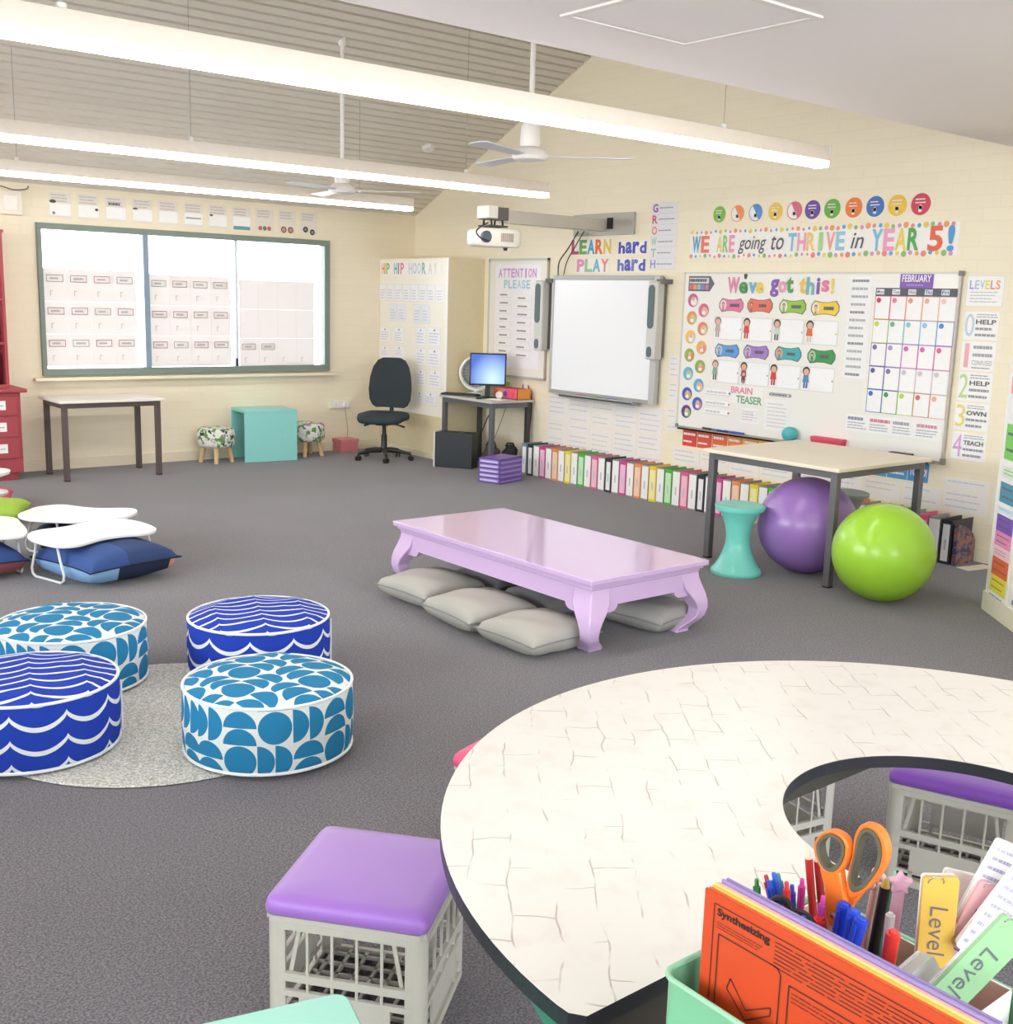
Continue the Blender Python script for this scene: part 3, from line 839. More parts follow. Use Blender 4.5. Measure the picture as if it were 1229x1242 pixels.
# local +x is the way the chair faces
b = MB()
v = []; f = []; n = 24
def rounded(w_, d, z, k=4.0, taper=0):
    out = []
    for i in range(n):
        a = 2*PI*i/n; c, s = math.cos(a), math.sin(a)
        out.append((d*math.copysign(abs(c)**(2/k), c), w_*math.copysign(abs(s)**(2/k), s), z))
    return out
for w_, d, z in ((.20, .20, .415), (.245, .24, .43), (.255, .25, .46), (.245, .24, .492), (.20, .20, .505)): v += rounded(w_, d, z)
for j in range(4):
    for i in range(n): f.append((j*n+i, j*n+(i+1) % n, (j+1)*n+(i+1) % n, (j+1)*n+i))
f.append(tuple(reversed(range(n)))); f.append(tuple(range(4*n, 5*n)))
for i, p in enumerate(v): v[i] = (p[0]+.03, p[1], p[2]-.035*max(0, (p[0]-.12)/.13))
b.add(v, f, CH); b.build('seat', t, smooth=True, angle=80)
b = MB(); v = []; f = []
prof = [(.535, .155, .0), (.56, .195, .0), (.62, .225, 0), (.73, .236, 0), (.86, .224, 0), (.965, .197, 0), (1.035, .150, 0), (1.06, .10, 0)]
NX = 14
for z, hw, _ in prof:
    for i in range(NX+1):
        u = -1+2*i/NX; bow = .05*(1-u*u) - .0; th = .035*math.sqrt(max(0.05, 1-abs(u)**4))
        lean = -(z-.56)*.12; lum = .02*math.sin((z-.56)*PI/.48)
        v.append((-.22+lean+lum-bow*.9+th, hw*u, z))
    for i in range(NX, -1, -1):
        u = -1+2*i/NX; bow = .05*(1-u*u); th = .02*math.sqrt(max(0.05, 1-abs(u)**4))
        lean = -(z-.56)*.12; lum = .02*math.sin((z-.56)*PI/.48)
        v.append((-.22+lean+lum-bow*.9-th, hw*u, z))
K = 2*(NX+1)
for j in range(len(prof)-1):
    for i in range(K): f.append((j*K+i, j*K+(i+1) % K, (j+1)*K+(i+1) % K, (j+1)*K+i))
f.append(tuple(reversed(range(K)))); f.append(tuple(range((len(prof)-1)*K, len(prof)*K)))
b.add(v, f, CH); b.build('backrest', t, smooth=True, angle=75)
b = MB(); b.tube([(-.10, 0, .40), (-.24, 0, .40), (-.29, 0, .46), (-.285, 0, .64)], .022, PL, 10); b.build('back_support', t, smooth=True)
b = MB(); b.box(-.11, .10, -.07, .07, .37, .415, PL); b.build('tilt_mechanism', t, bevel=.01)
for s in (-1, 1):
    b = MB(); b.tube([(0, s*.06, .39), (0, s*.15, .375), (0, s*.22, .355)], [.008, .008, .012], PL, 8); b.build('lever', t, smooth=True)
b = MB(); b.lathe([(0, .37), (.022, .37), (.022, .27), (.030, .27), (.033, .12), (.045, .09), (0, .09)], PL, 20); b.build('gas_lift', t, smooth=True)
for k in range(5):
    a = R(20+72*k); u = Vector((math.cos(a), math.sin(a), 0))
    b = MB(); b.tube([u*.03+Vector((0, 0, .105)), u*.15+Vector((0, 0, .098)), u*.29+Vector((0, 0, .075))], [.026, .022, .016], PL, 8); bs = b.build('base_arm', t, smooth=True)
    b = MB(); X = Matrix.Translation(u*.29+Vector((0, 0, .027))) @ Matrix.Rotation(a+.6, 4, 'Z') @ Matrix.Rotation(PI/2, 4, 'X')
    for s in (-.022, .008): b.lathe([(0, s), (.027, s), (.027, s+.015), (0, s+.015)], PL, 16, X)
    b.tube([u*.29+Vector((0, 0, .03)), u*.29+Vector((0, 0, .075))], .009, PL, 8)
    b.build('caster', bs, smooth=True)

# computer desk
dk = thing('computer_desk', 'grey-topped computer desk with dark legs in front of the boxed-in corner', 'desk', (7.115, 9.085, 0))
DT = M('c9c5bc', .4, var=.02)
a, c = .275, .44
b = MB(); b.box(-a, a, -c, c, .695, .72, DT); b.build('desktop', dk, bevel=.004)
b = MB()
for q in ((-a+.03, a-.03, -c+.026, -c+.045), (-a+.03, a-.03, c-.045, c-.026), (-a+.026, -a+.045, -c+.03, c-.03), (a-.045, a-.026, -c+.03, c-.03)): b.box(q[0], q[1], q[2], q[3], .645, .694, GRY)
b.build('frame_rail', dk)
for sx in (-1, 1):
    for sy in (-1, 1):
        b = MB(); square_leg(b, sx*(a-.045), sy*(c-.045), 0, .695, .045, GRY if sx < 0 else M('3f3c3c', .5)); b.build('leg', dk, bevel=.003)
# monitor
t = thing('computer_monitor', 'black computer monitor with a glowing blue screen on the corner desk', 'monitor', (7.05, 8.985, .72), R(-40))
b = MB(); b.lathe([(0, 0), (.095, 0), (.10, .008), (.04, .018), (0, .018)], PL, 24); b.build('stand', t, smooth=True)
b = MB(); b.box(-.025, .025, .01, .045, .015, .20, PL); b.build('neck', t, bevel=.004)
X = T(0, 0, 0) @ Matrix.Rotation(R(-6), 4, 'X')
b = MB(); b.box(-.185, .185, -.02, .02, .125, .45, BLACK, X); b.build('bezel', t, bevel=.006)
m, n_, bb = nodes('screen'); g = NG(n_); p = g.xyz()
gx = g.op('MULTIPLY', g.op('SUBTRACT', p[0], .05), 4.2); gz = g.op('MULTIPLY', g.op('SUBTRACT', p[2], .19), 3.6)
rr = g.op('SQRT', g.op('ADD', g.op('MULTIPLY', gx, gx), g.op('MULTIPLY', gz, gz)))
col = g.mix(g.ramp(rr, 0.0, 1.0), lin('c8ecff'), lin('2f5fc8'))
n_.links.new(col, bb.inputs['Emission Color']); bb.inputs['Emission Strength'].default_value = 0.5; bb.inputs['Base Color'].default_value = (.02, .02, .03, 1); bb.inputs['Roughness'].default_value = .3
b = MB(); b.box(-.171, .171, -.0215, -.0202, .142, .435, m, X); b.build('screen', t)
t = thing('keyboard', 'black computer keyboard left of the monitor on the corner desk', 'keyboard', (6.97, 9.33, .72), R(-62))
b = MB(); b.box(-.20, .20, -.065, .065, 0, .018, PL); b.build('case', t, bevel=.004)
b = MB()
for r_ in range(5):
    for k in range(16): b.box(-.19+k*.0238, -.19+k*.0238+.02, -.055+r_*.022, -.055+r_*.022+.018, .018, .023, BLACK)
b.build('keys', t)
b = MB(); b.ball((0, 0, .0), .045, .03, .024, PL, 16, 8); 
for i, p in enumerate(b.v): b.v[i] = (p[0], p[1], max(0, p[2]))
tag(b.build('computer_mouse', smooth=True, loc=(6.90, 8.93, .72), rot=(0, 0, R(30))), 'black computer mouse in front of the monitor stand', 'mouse')
# round white fan
t = thing('desk_fan', 'round white desk fan behind the monitor', 'fan', (7.20, 9.36, .72), R(-40))
WF = M('f5f4f1', .35)
b = MB(); b.lathe([(0, 0), (.11, 0), (.11, .015), (.03, .03), (.02, .06), (0, .06)], WF, 24); b.build('base', t, smooth=True)
Xf = Matrix.Translation((0, 0, .225)) @ Matrix.Rotation(PI/2, 4, 'X')
b = MB(); b.lathe([(.185, -.03), (.185, .045), (.165, .05), (.150, .035), (.150, -.02), (.165, -.035), (.185, -.03)], WF, 40, Xf); b.build('casing', t, smooth=True)
b = MB()
for k in range(24):
    aa = 2*PI*k/24; b.tube([(.03*math.cos(aa), .03*math.sin(aa), .045), (.158*math.cos(aa), .158*math.sin(aa), .04)], .0018, M('8e9296', .4), 5, X=Xf)
for rr_ in (.06, .10, .135): b.tube([(rr_*math.cos(2*PI*i/30), rr_*math.sin(2*PI*i/30), .045) for i in range(30)], .0018, M('8e9296', .4), 5, closed=True, X=Xf)
b.lathe([(0, .04), (.032, .04), (.03, .052), (0, .055)], WF, 20, Xf); b.build('grille', t, smooth=True)
for k in range(3):
    b = MB(); P = [(.02, -.012), (.07, -.055), (.14, -.03), (.14, .03), (.07, .02), (.02, .012)]
    b.prism(P, .0, .004, M('a9b0b5', .4), Xf @ Matrix.Rotation(2*PI*k/3, 4, 'Z') @ Matrix.Rotation(R(12), 4, 'X')); b.build('blade', t)
b = MB(); b.lathe([(0, 0), (.035, 0), (.035, .03), (0, .03)], M('e9e6df', .4), 24, Matrix.Translation((0, 0, .036)) @ Matrix.Rotation(R(90), 4, 'X')); b.disc(0, 0, .02, INKL, 30, X=Matrix.Translation((0, 0, .036)) @ Matrix.Rotation(R(90), 4, 'X'))
tag(b.build('desk_clock', smooth=True, loc=(7.125, 8.885, .722), rot=(0, 0, R(-40))), 'small round white clock between monitor and pink basket', 'clock')
b = MB(); PK = M('e35b7d', .5); ORG = M('ef9a3f', .5)
b.box(-.09, .09, -.19, .19, 0, .005, PK)
for q, mm in (((-.09, -.085, -.19, .0), PK), ((-.09, -.085, .0, .19), M('e77f7a', .5)), ((.085, .09, -.19, .19), PK), ((-.09, .09, -.19, -.185), ORG), ((-.09, .09, .185, .19), PK)): b.box(q[0], q[1], q[2], q[3], 0, .105, mm)
for k, (yy, c_) in enumerate(((-.14, 'e8603c'), (-.07, 'f2c33a'), (.0, '7a4fae'), (.05, 'e94f8a'), (.12, 'e8503c'))): b.disc(yy, .05, .028, M(c_, .5), 0, X=Matrix(((0, 0, -1, -.0885), (-1, 0, 0, 0), (0, 1, 0, 0), (0, 0, 0, 1))))
for q in (-.16, -.12, -.09, -.02, .04): b.box(-.07, .07, q, q+.02, .005, .10, M('e96a72', .6))
tag(b.build('supply_basket', loc=(7.275, 8.86, .72)), 'bright pink and orange patterned basket on the corner desk', 'basket')
b = MB(); b.box(-.05, .05, -.1, .1, 0, .003, PAPER); b.box(-.04, .05, -.09, .08, .003, .006, M('f6f0df', .5)); tag(b.build('paper_stack', loc=(7.02, 8.80, .72), rot=(0, 0, R(12))), 'small stack of white paper in front of the pink basket', 'paper')
b = MB(); b.box(-.04, .04, -.06, .06, 0, .15, M('9ad04e', .5)); tag(b.build('desk_box', loc=(7.36, 9.12, .72)), 'lime green box behind the pink basket', 'box')
b = MB(); b.lathe([(0, 0), (.025, 0), (.03, .09), (.027, .09), (.022, .005), (0, .005)], M('3b3b3e', .4), 16); b.tube([(0, 0, .01), (.01, .01, .15)], .004, INK, 6); b.tube([(0, 0, .01), (-.01, .0, .14)], .004, INK, 6)
tag(b.build('pen_holder', smooth=True, loc=(7.33, 8.755, .72)), 'dark pen holder at the right end of the corner desk', 'pen holder')
def cord(lab, pts, r=.004, m=BLACK):
    b = MB(); P = [Vector(p) for p in pts]; Q = []
    for i in range(len(P)-1):
        p0, p1, p2, p3 = P[max(0, i-1)], P[i], P[i+1], P[min(len(P)-1, i+2)]
        for j in range(6):
            t = j/6; Q.append(.5*((2*p1)+(-p0+p2)*t+(2*p0-5*p1+4*p2-p3)*t*t+(-p0+3*p1-3*p2+p3)*t**3))
    Q.append(P[-1]); b.tube(Q, r, m, 6); return tag(b.build('cord', smooth=True), lab, 'cord')
cord('thick black cord with a plug hanging under the corner desk', [(7.2, 9.0, .69), (7.14, 9.05, .55), (7.1, 9.1, .40), (7.08, 9.12, .30)], .006)
cord('thin black cord looping under the right half of the corner desk', [(7.3, 8.95, .69), (7.2, 8.95, .45), (7.15, 9.0, .22), (7.22, 8.98, .02)], .004, INK)
cord('black cord running down beside the right desk leg', [(7.38, 8.74, .86), (7.40, 8.70, .7), (7.36, 8.68, .35), (7.30, 8.72, .02)], .006)
# things under the desk
t = thing('computer_tower', 'large black box-shaped computer tower standing under the corner desk', 'computer', (6.83, 9.18, 0), R(-56))
b = MB(); b.box(-.21, .19, -.09, .10, 0.005, .36, M('232b2f', .4)); b.build('case', t, bevel=.004)
b = MB(); b.box(-.228, -.21, -.092, .10, 0.0, .362, M('d9d6cf', .4)); b.build('front_panel', t, bevel=.004)
b = MB()
b.ball((0, 0, .13), .10, .07, .13, M('403d3d', .8), 18, 10)
for i, p in enumerate(b.v): b.v[i] = (p[0]+.012*math.sin(p[2]*40), p[1], max(0, p[2]))
b.tube([(-.05, 0, .24), (-.03, 0, .29), (.03, 0, .29), (.05, 0, .24)], .01, BLACK, 8)
tag(b.build('bag', smooth=True, loc=(7.02, 8.86, 0), rot=(0, 0, R(-50))), 'dark grey bag under the corner desk beside the computer tower', 'bag')
b = MB()
b.ball((0, 0, .12), .09, .075, .14, M('222124', .7), 18, 10)
for i, p in enumerate(b.v): b.v[i] = (p[0]+.015*math.sin(p[2]*35), p[1], max(0, p[2]))
b.tube([(-.04, 0, .24), (-.02, .02, .27), (.03, .0, .27), (.05, 0, .22)], .012, BLACK, 8)
tag(b.build('bag', smooth=True, loc=(7.20, 8.78, 0), rot=(0, 0, R(-30))), 'black bag under the corner desk behind the purple drawers', 'bag')
t = thing('drawer_tower', 'translucent purple five-drawer desktop organiser on the carpet', 'drawers', (6.665, 8.26, 0), R(15.6))
PUR = M('7a58b8', .25, var=.02); PUR2 = M('a08ad2', .25, var=.02); CLR = M('d5cdea', .2)
b = MB(); b.box(-.18, .18, -.125, -.118, 0, .235, PUR); b.box(-.18, .18, .118, .125, 0, .235, PUR); b.box(-.18, .18, -.125, .125, .228, .235, PUR); b.box(-.18, .18, -.125, .125, 0, .006, PUR); b.box(.173, .18, -.125, .125, 0, .235, PUR)
for k in range(4): b.box(-.178, .178, -.124, .124, .048+.045*k, .051+.045*k, PUR)
for k in range(5): b.box(-.17, .17, -.127, -.125, .012+.045*k, .030+.045*k, PUR2)
b.build('casing', t)
for k in range(5):
    z = .010+.0445*k
    b = MB(); b.box(-.184, -.178, -.112, .112, z, z+.036, PUR2); b.box(-.17, .17, -.11, .11, z, z+.03, PUR2); d = b.build('drawer', t)
    b = MB(); b.box(-.192, -.184, -.10, .10, z+.010, z+.024, CLR); b.build('handle', d)

# ================================================================ RIGHT WALL: BOARDS, PROJECTOR, DISPLAYS
# interactive whiteboard
t = thing('interactive_whiteboard', 'interactive whiteboard with grey frame between the corner desk and the big whiteboard', 'whiteboard', (XW, 7.67, .82))
def pr(b, y0, y1, z0, z1, d0, d1, m): b.box(-d1, -d0, y0, y1, z0, z1, m)   # d = distance out from the wall
FRM = M('a9aaa8', .4, metal=.3); FRL = M('c4c5c2', .4, metal=.2)
b = MB(); pr(b, -.70, .70, .01, 1.12, .0, .055, M('8f908e', .5)); pr(b, -.715, -.64, 0, 1.13, .03, .075, FRL); pr(b, .69, .715, 0, 1.13, .03, .075, FRL)
pr(b, -.64, .69, 1.09, 1.13, .03, .078, FRM); pr(b, -.64, .69, 0, .035, .03, .078, FRM); b.build('frame', t, bevel=.003)
b = MB(); pr(b, -.64, .69, .035, 1.09, .055, .062, M('f7f8fb', .22, var=.004)); b.build('writing_surface', t)
b = MB(); pr(b, -.50, .50, -.028, .0, .04, .13, FRM); pr(b, -.50, .50, -.02, .012, .12, .13, FRM); b.build('pen_tray', t, bevel=.008)
b = MB()
for s, c_ in ((-.2, '2b57a8'), (0.0, '3a8a4e'), (.2, 'b83232')): b.box(-.115, -.095, s-.07, s+.07, 0, .014, M(c_, .4))
b.build('stylus', t, bevel=.003)
b = MB(); pr(b, -.80, -.70, 1.06, 1.10, .0, .10, M('6f6f6d', .5)); pr(b, .70, .80, 1.06, 1.10, .0, .09, M('6f6f6d', .5)); b.build('bracket', t)
def board_speaker(lab, y):
    t = thing('wall_speaker', lab, 'speaker', (XW, y, 1.22))
    b = MB(); pr(b, -.058, .058, 0, .68, .04, .13, M('d3d2cb', .4)); pr(b, -.05, .05, .02, .66, .0, .04, M('77756f', .5)); b.build('casing', t, bevel=.012)
    def pad(z0, z1, w_, m, nm):
        P = []
        for k in range(9): a = PI*k/8; P.append((w_*math.cos(a), z1-w_+w_*math.sin(a)))
        for k in range(9): a = PI+PI*k/8; P.append((w_*math.cos(a), z0+w_+w_*math.sin(a)))
        b = MB(); b.prism(P, .1305, .136, m, Matrix(((0, 0, -1, 0), (-1, 0, 0, .012), (0, 1, 0, 0), (0, 0, 0, 1)))); b.build(nm, t, bevel=.002)
    pad(.27, .65, .038, M('647377', .7, bump=.3, scale=200), 'grille'); pad(.02, .115, .03, M('5d6a75', .5), 'volume_panel')
board_speaker('slim grey speaker left of the interactive whiteboard, over the name chart', 8.515)
board_speaker('slim grey speaker right of the interactive whiteboard, over its frame', 6.98)

# projector on its arm
t = thing('projector_mount', 'grey wall-mounted projector arm with its back plate above the interactive whiteboard', 'projector mount', (XW, 7.78, 2.40))
AR = M('b5b1a8', .4, metal=.2)
b = MB(); b.box(-.03, 0, -.42, .38, -.085, .11, AR); b.build('wall_plate', t, bevel=.004)
b = MB(); b.box(-.034, -.03, -.16, -.08, -.03, .07, BLACK); b.build('cable_port', t)
b = MB(); b.box(-.032, -.03, .16, .34, -.08, -.05, M('9d9a92', .4)); b.build('name_plate', t)
b = MB(); b.box(-1.20, -.03, -.055, .055, -.05, .058, M('cdc7bb', .4)); b.build('arm', t, bevel=.006)
b = MB(); b.box(-1.40, -1.19, -.075, .075, -.03, .075, M('6c6a66', .4, metal=.3)); b.box(-1.415, -1.31, -.08, .08, -.02, .082, M('eceae4', .4)); b.build('head_bracket', t, bevel=.003)
b = MB()
for x, y in ((-1.36, -.05), (-1.24, -.05), (-1.36, .05), (-1.24, .05)): b.tube([(x, y, -.03), (x+.0, y*1.2, -.085)], .009, BLACK, 8)
b.box(-1.40, -1.2, -.08, .08, -.09, -.075, M('54524f', .5)); b.build('adjuster', t)
t = thing('projector', 'white short-throw projector hanging from the grey arm', 'projector', (6.12, 7.76, 2.165), R(-12))
b = MB(); v = []; n = 32; f = []
lay = [(-.02, .90), (.0, .98), (.03, 1.0), (.09, 1.0), (.118, .96), (.13, .86)]
for z, s in lay:
    for i in range(n):
        a = 2*PI*i/n; c, sn = math.cos(a), math.sin(a)
        v.append(((.225*s)*math.copysign(abs(c)**.55, c), .15*s*math.copysign(abs(sn)**.6, sn), z))
for j in range(len(lay)-1):
    for i in range(n): f.append((j*n+i, j*n+(i+1) % n, (j+1)*n+(i+1) % n, (j+1)*n+i))
f.append(tuple(reversed(range(n)))); f.append(tuple(range((len(lay)-1)*n, len(lay)*n)))
b.add(v, f, M('f3efe6', .35)); b.build('casing', t, smooth=True, angle=50)
b = MB()
for k in range(7): b.box(-.01+k*.018, 0.0+k*.018, -.156, -.145, .02, .09, M('b9a9a0', .5))
b.build('vent', t)
b = MB(); b.lathe([(0, 0), (.05, 0), (.05, .02), (.035, .03), (0, .025)], M('59626e', .3), 20, Matrix.Translation((-.14, -.125, .055)) @ Matrix.Rotation(PI/2, 4, 'X')); b.lathe([(0, -.005), (.02, -.005), (.015, -.03), (0, -.03)], BLACK, 12, Matrix.Translation((.06, -.1, -.02))); b.build('lens', t, smooth=True)
cord('black and blue cord curling from the projector head to its left end', [(6.02, 7.72, 2.34), (5.90, 7.66, 2.30), (5.82, 7.62, 2.25), (5.84, 7.58, 2.20), (5.92, 7.58, 2.185)], .006)
cord('black cord hanging from the projector arm, left strand, to the whiteboard corner', [(7.30, 7.99, 2.35), (7.37, 8.20, 2.2), (7.38, 8.33, 2.08), (7.37, 8.33, 1.95)], .006)
cord('black cord hanging from the projector arm, right strand, to the whiteboard corner', [(7.32, 7.93, 2.35), (7.37, 8.10, 2.22), (7.38, 8.22, 2.08), (7.37, 8.25, 1.95)], .005)

# big whiteboard
t = thing('whiteboard', 'large magnetic whiteboard covered in class charts on the right wall', 'whiteboard', (XW, 5.446, .66))
b = MB(); pr(b, -1.262, 1.262, 0, 1.315, .002, .018, M('f3f1ea', .25, var=.005)); b.build('writing_surface', t)
b = MB(); ALU = M('b5afa5', .4, metal=.3)
pr(b, -1.275, 1.275, 1.308, 1.322, .0, .024, M('d9d5cc', .4)); pr(b, -1.275, 1.275, -.012, .004, .0, .024, ALU); pr(b, -1.275, -1.258, 0, 1.32, .0, .026, ALU); pr(b, 1.262, 1.275, 0, 1.32, .0, .024, M('d9d5cc', .4)); b.build('frame', t)
b = MB(); pr(b, -1.20, 1.20, -.02, -.004, .0, .085, M('a9a69d', .4, metal=.3)); pr(b, -1.20, 1.20, -.02, .004, .080, .085, M('a9a69d', .4, metal=.3)); b.build('pen_tray', t, bevel=.002)
for q in ((-1.285, -1.25, 1.295, 1.33), (-1.285, -1.25, -.02, .025), (1.25, 1.28, -.015, .02)):
    b = MB(); pr(b, *q, .0, .033, M('8a867e', .5)); b.build('corner_cap', t, bevel=.006)
WB = .0185
# tray things
b = MB(); b.ball((0, 0, .058), .066, .062, .058, M('5cc0c6', .9, bump=1.0, scale=90), 20, 12); tag(b.build('fluffy_eraser', smooth=True, loc=(XW-.066, 5.47, .664)), 'teal fluffy round eraser on the whiteboard tray', 'eraser')
b = MB(); CR = M('d83e58', .5); b.box(-.035, .035, -.14, .14, 0, .065, CR); b.box(-.038, .038, -.144, .144, .045, .07, M('e0506a', .5)); tag(b.build('pencil_tin', bevel=.003, loc=(XW-.045, 5.12, .661)), 'red rectangular tin on the whiteboard tray', 'tin')
b = MB(); b.prism([(-.035, 0), (.035, 0), (.03, .03), (-.03, .03)], -.085, .085, BLACK, Matrix(((1, 0, 0, 0), (0, 0, 1, 0), (0, 1, 0, 0), (0, 0, 0, 1)))); b.box(-.03, .03, -.13, .13, 0, .008, M('2c2a2b', .5)); tag(b.build('board_duster', loc=(XW-.045, 4.49, .661)), 'black board duster at the right end of the whiteboard tray', 'duster')
for k, (y, c_, nm) in enumerate(((6.35, '3a3a3c', 'black'), (6.24, '5a89b8', 'light blue'), (6.16, '2f3f8f', 'navy'), (6.10, '3c9a58', 'green'), (6.05, '9a4aa8', 'violet'), (6.0, '2c5fc0', 'bright blue'))):
    b = MB(); X = Matrix.Rotation(PI/2, 4, 'X'); b.lathe([(0, -.06), (.008, -.06), (.008, .025), (.009, .025), (.009, .06), (0, .06)], M(c_, .4), 12, X)
    tag(b.build('board_marker', smooth=True, loc=(XW-.035-.012*(k % 3), y, .671), rot=(0, 0, R(4*k-10))), '%s whiteboard marker lying on the left part of the tray' % nm, 'marker', 'markers on the whiteboard tray')

SKIN, HAIR = M('e3b79a', .6), M('4b3630', .6)
def kid(b, x, y, s, top, bot, hair=HAIR, L=2):
    b.poly([(x-.17*s, y+.30*s), (x+.17*s, y+.30*s), (x+.24*s, y-.14*s), (x-.24*s, y-.14*s)], top, L); b.rect(x-.15*s, x-.03*s, y-.5*s, y-.14*s, bot, L); b.rect(x+.03*s, x+.15*s, y-.5*s, y-.14*s, bot, L)
    b.disc(x, y+.52*s, .27*s, hair, L, n=14); b.disc(x+.01*s, y+.47*s, .20*s, SKIN, L+1, n=14)
# arrow sign
def d_arrow(b, a, c):
    b.poly([(-a, -c), (a-.05, -c), (a, 0), (a-.05, c), (-a, c)], M('6b6d76', .6), 0)
    b.rect(-a+.01, a-.06, .003, c-.014, M('d8d8da', .6), 1); b.scrib(-a+.015, a-.065, .012, c-.02, 1, INK, 2, .8)
    for k, c_ in enumerate(('d9756f', 'e6a06a', 'b7b7bd', '6f93c8', 'cf7f9a')): b.rect(-a+.012+k*.044, -a+.05+k*.044, -c+.014, -.006, M(c_, .6), 1)
def d_none(b, a, c): pass
b = MB(); b.prism([(-.143, -.063), (.095, -.063), (.143, 0), (.095, .063), (-.143, .063)], 0, .002, M('6b6d76', .6)); d_arrow(b, .143, .063)
o = b.build('arrow_sign'); o.matrix_world = on_right(6.525, 1.886, WB); tag(o, 'dark arrow-shaped sign at the top left of the whiteboard', 'sign')
# "We've got this!" cut-out letters
let = [('W', 6.176, .125, .13, 'e68fb0', 'pink', 0), ('e', 6.071, .09, .095, '4f9a58', 'green', -.02), ("'", 6.055, .03, .04, '4a4a4c', 'black', .07), ('v', 5.975, .085, .09, '7fb6cf', 'pale blue', -.02), ('e', 5.903, .075, .09, 'ecd35f', 'yellow', -.02),
       ('g', 5.757, .085, .14, '8b69b4', 'purple', -.02), ('o', 5.680, .08, .09, 'e8a0b8', 'light pink', -.01), ('t', 5.609, .07, .125, '5ba35c', 'leaf green', .005),
       ('t', 5.485, .07, .12, 'f0c65a', 'golden', .0), ('h', 5.415, .075, .135, '7cb8c4', 'aqua', .0), ('i', 5.343, .03, .125, '8a62ac', 'violet', .0), ('s', 5.277, .07, .09, 'e7839c', 'rose', -.0), ('!', 5.213, .03, .12, 'f0d873', 'pale yellow', .0)]
for ch, y, w_, h, c_, nm, dz_ in let:
    g_, f_, (a0, a1, b0, b1) = text_geo(ch, .035)
    sx, sy = w_/(a1-a0), h/(b1-b0)
    if (a1-a0) < .45*(b1-b0) and ch != "'": sx = min(sx, 1.5*sy)
    b = MB(); b.add([((v_.x-(a0+a1)/2)*sx, (v_.y-(b0+b1)/2)*sy, .0035) for v_ in g_], f_, M(c_, .6))
    b.add([((v_.x-(a0+a1)/2)*sx*1.0, (v_.y-(b0+b1)/2)*sy*1.0, .0005) for v_ in g_], f_, M(c_, .6))
    o = b.build('paper_letter'); o.matrix_world = on_right(y, 1.877+dz_, WB)
    tag(o, '%s cut-out paper %s on top of the whiteboard' % (nm, {"'": 'apostrophe', '!': 'exclamation mark'}.get(ch, 'letter '+ch)), 'letter', 'cut-out letters heading the whiteboard')
# job tags and cards
tags = [(6.187, 1.713, 'e57fa3', 'pink', 'f2d4dc'), (5.890, 1.716, 'ea7a62', 'orange-red', None), (5.568, 1.715, '97c84a', 'lime green', 'efe6dc'), (5.265, 1.710, 'f3cf45', 'yellow', 'efe6dc'),
        (6.201, 1.338, '5fa0dc', 'sky blue', 'b8cde0'), (5.897, 1.343, 'a37fc8', 'lavender', 'c9b2dd'), (5.579, 1.346, '49b0b4', 'teal', 'd9a79a'), (5.265, 1.343, '3c9a52', 'dark green', 'a9cfae')]
for y, z, c_, nm, k_ in tags:
    a, c = .128, .058
    P = [(-a, -.02), (-a+.03, -c), (-.03, -c+.012), (.03, -c+.012), (a-.03, -c), (a, -.02), (a, .02), (a-.03, c), (.03, c-.012), (-.03, c-.012), (-a+.03, c), (-a, .02)]
    b = MB(); b.prism(P, 0, .002, M('5d6a62' if nm != 'pink' else '9a6f82', .6)); b.poly([(p[0]*.95, p[1]*.9) for p in P], M(c_, .6), 0)
    if k_: b.disc(-a+.045, 0, .034, M(k_, .6), 1, ry=.042)
    kid(b, -a+.045, -.018, .055, M(c_, .6), M('7c6a6a', .6)); b.scrib(-.01, .09, -.018, .018, 1, INK, 2, .7)
    o = b.build('job_tag'); o.matrix_world = on_right(y, z, WB); tag(o, '%s bracket-shaped name tag on the whiteboard' % nm, 'tag', 'coloured tags on the whiteboard')
cols = [6.209, 5.903, 5.598, 5.284]
kc = [('c9b3ae', 'b09aa0', 'a child in pale pink'), ('d9534c', 'c9493f', 'figure in red'), ('cfd8cf', '5f6f66', 'figure in white with dark hair'), ('e2703f', 'd8d0c4', 'figure in an orange top'), ('8fb0a4', '6d5b52', 'figure in grey-green'), ('c86a62', '8a7468', 'two small figures'), ('d8453f', 'b8372f', 'figure in a red dress'), ('5b8fb5', '3f6f9a', 'figure in blue')]
for r_, z in enumerate((1.523, 1.165)):
    for k, y in enumerate(cols):
        top, bot, dsc = kc[r_*4+k]
        def dr(b, a, c, top=top, bot=bot, r_=r_, k=k):
            b.outline(-a, a, -c, c, .002, INKL, 0); kid(b, -a+.045, -.01, .13, M(top, .6), M(bot, .6), HAIR if k != 0 else M('8d776c', .6)); b.rect(-a+.085, a-.006, -c+.006, c-.006, M('f8f8f8', .5), 0)
            if r_*4+k == 5: kid(b, -a+.05, -.045, .08, M('7d4d4a', .6), M(bot, .6), L=4)
            b.disc(a-.014, -.005, .007, M(tags[r_*4+k][2], .5), 1)
        hang('picture_card', 'white card with %s, below the %s tag' % (dsc if dsc.startswith('two') or dsc.startswith('a ') else 'a '+dsc, tags[r_*4+k][3]), 'card', on_right(y, z, WB), .302, .186, dr, group='picture cards on the whiteboard')
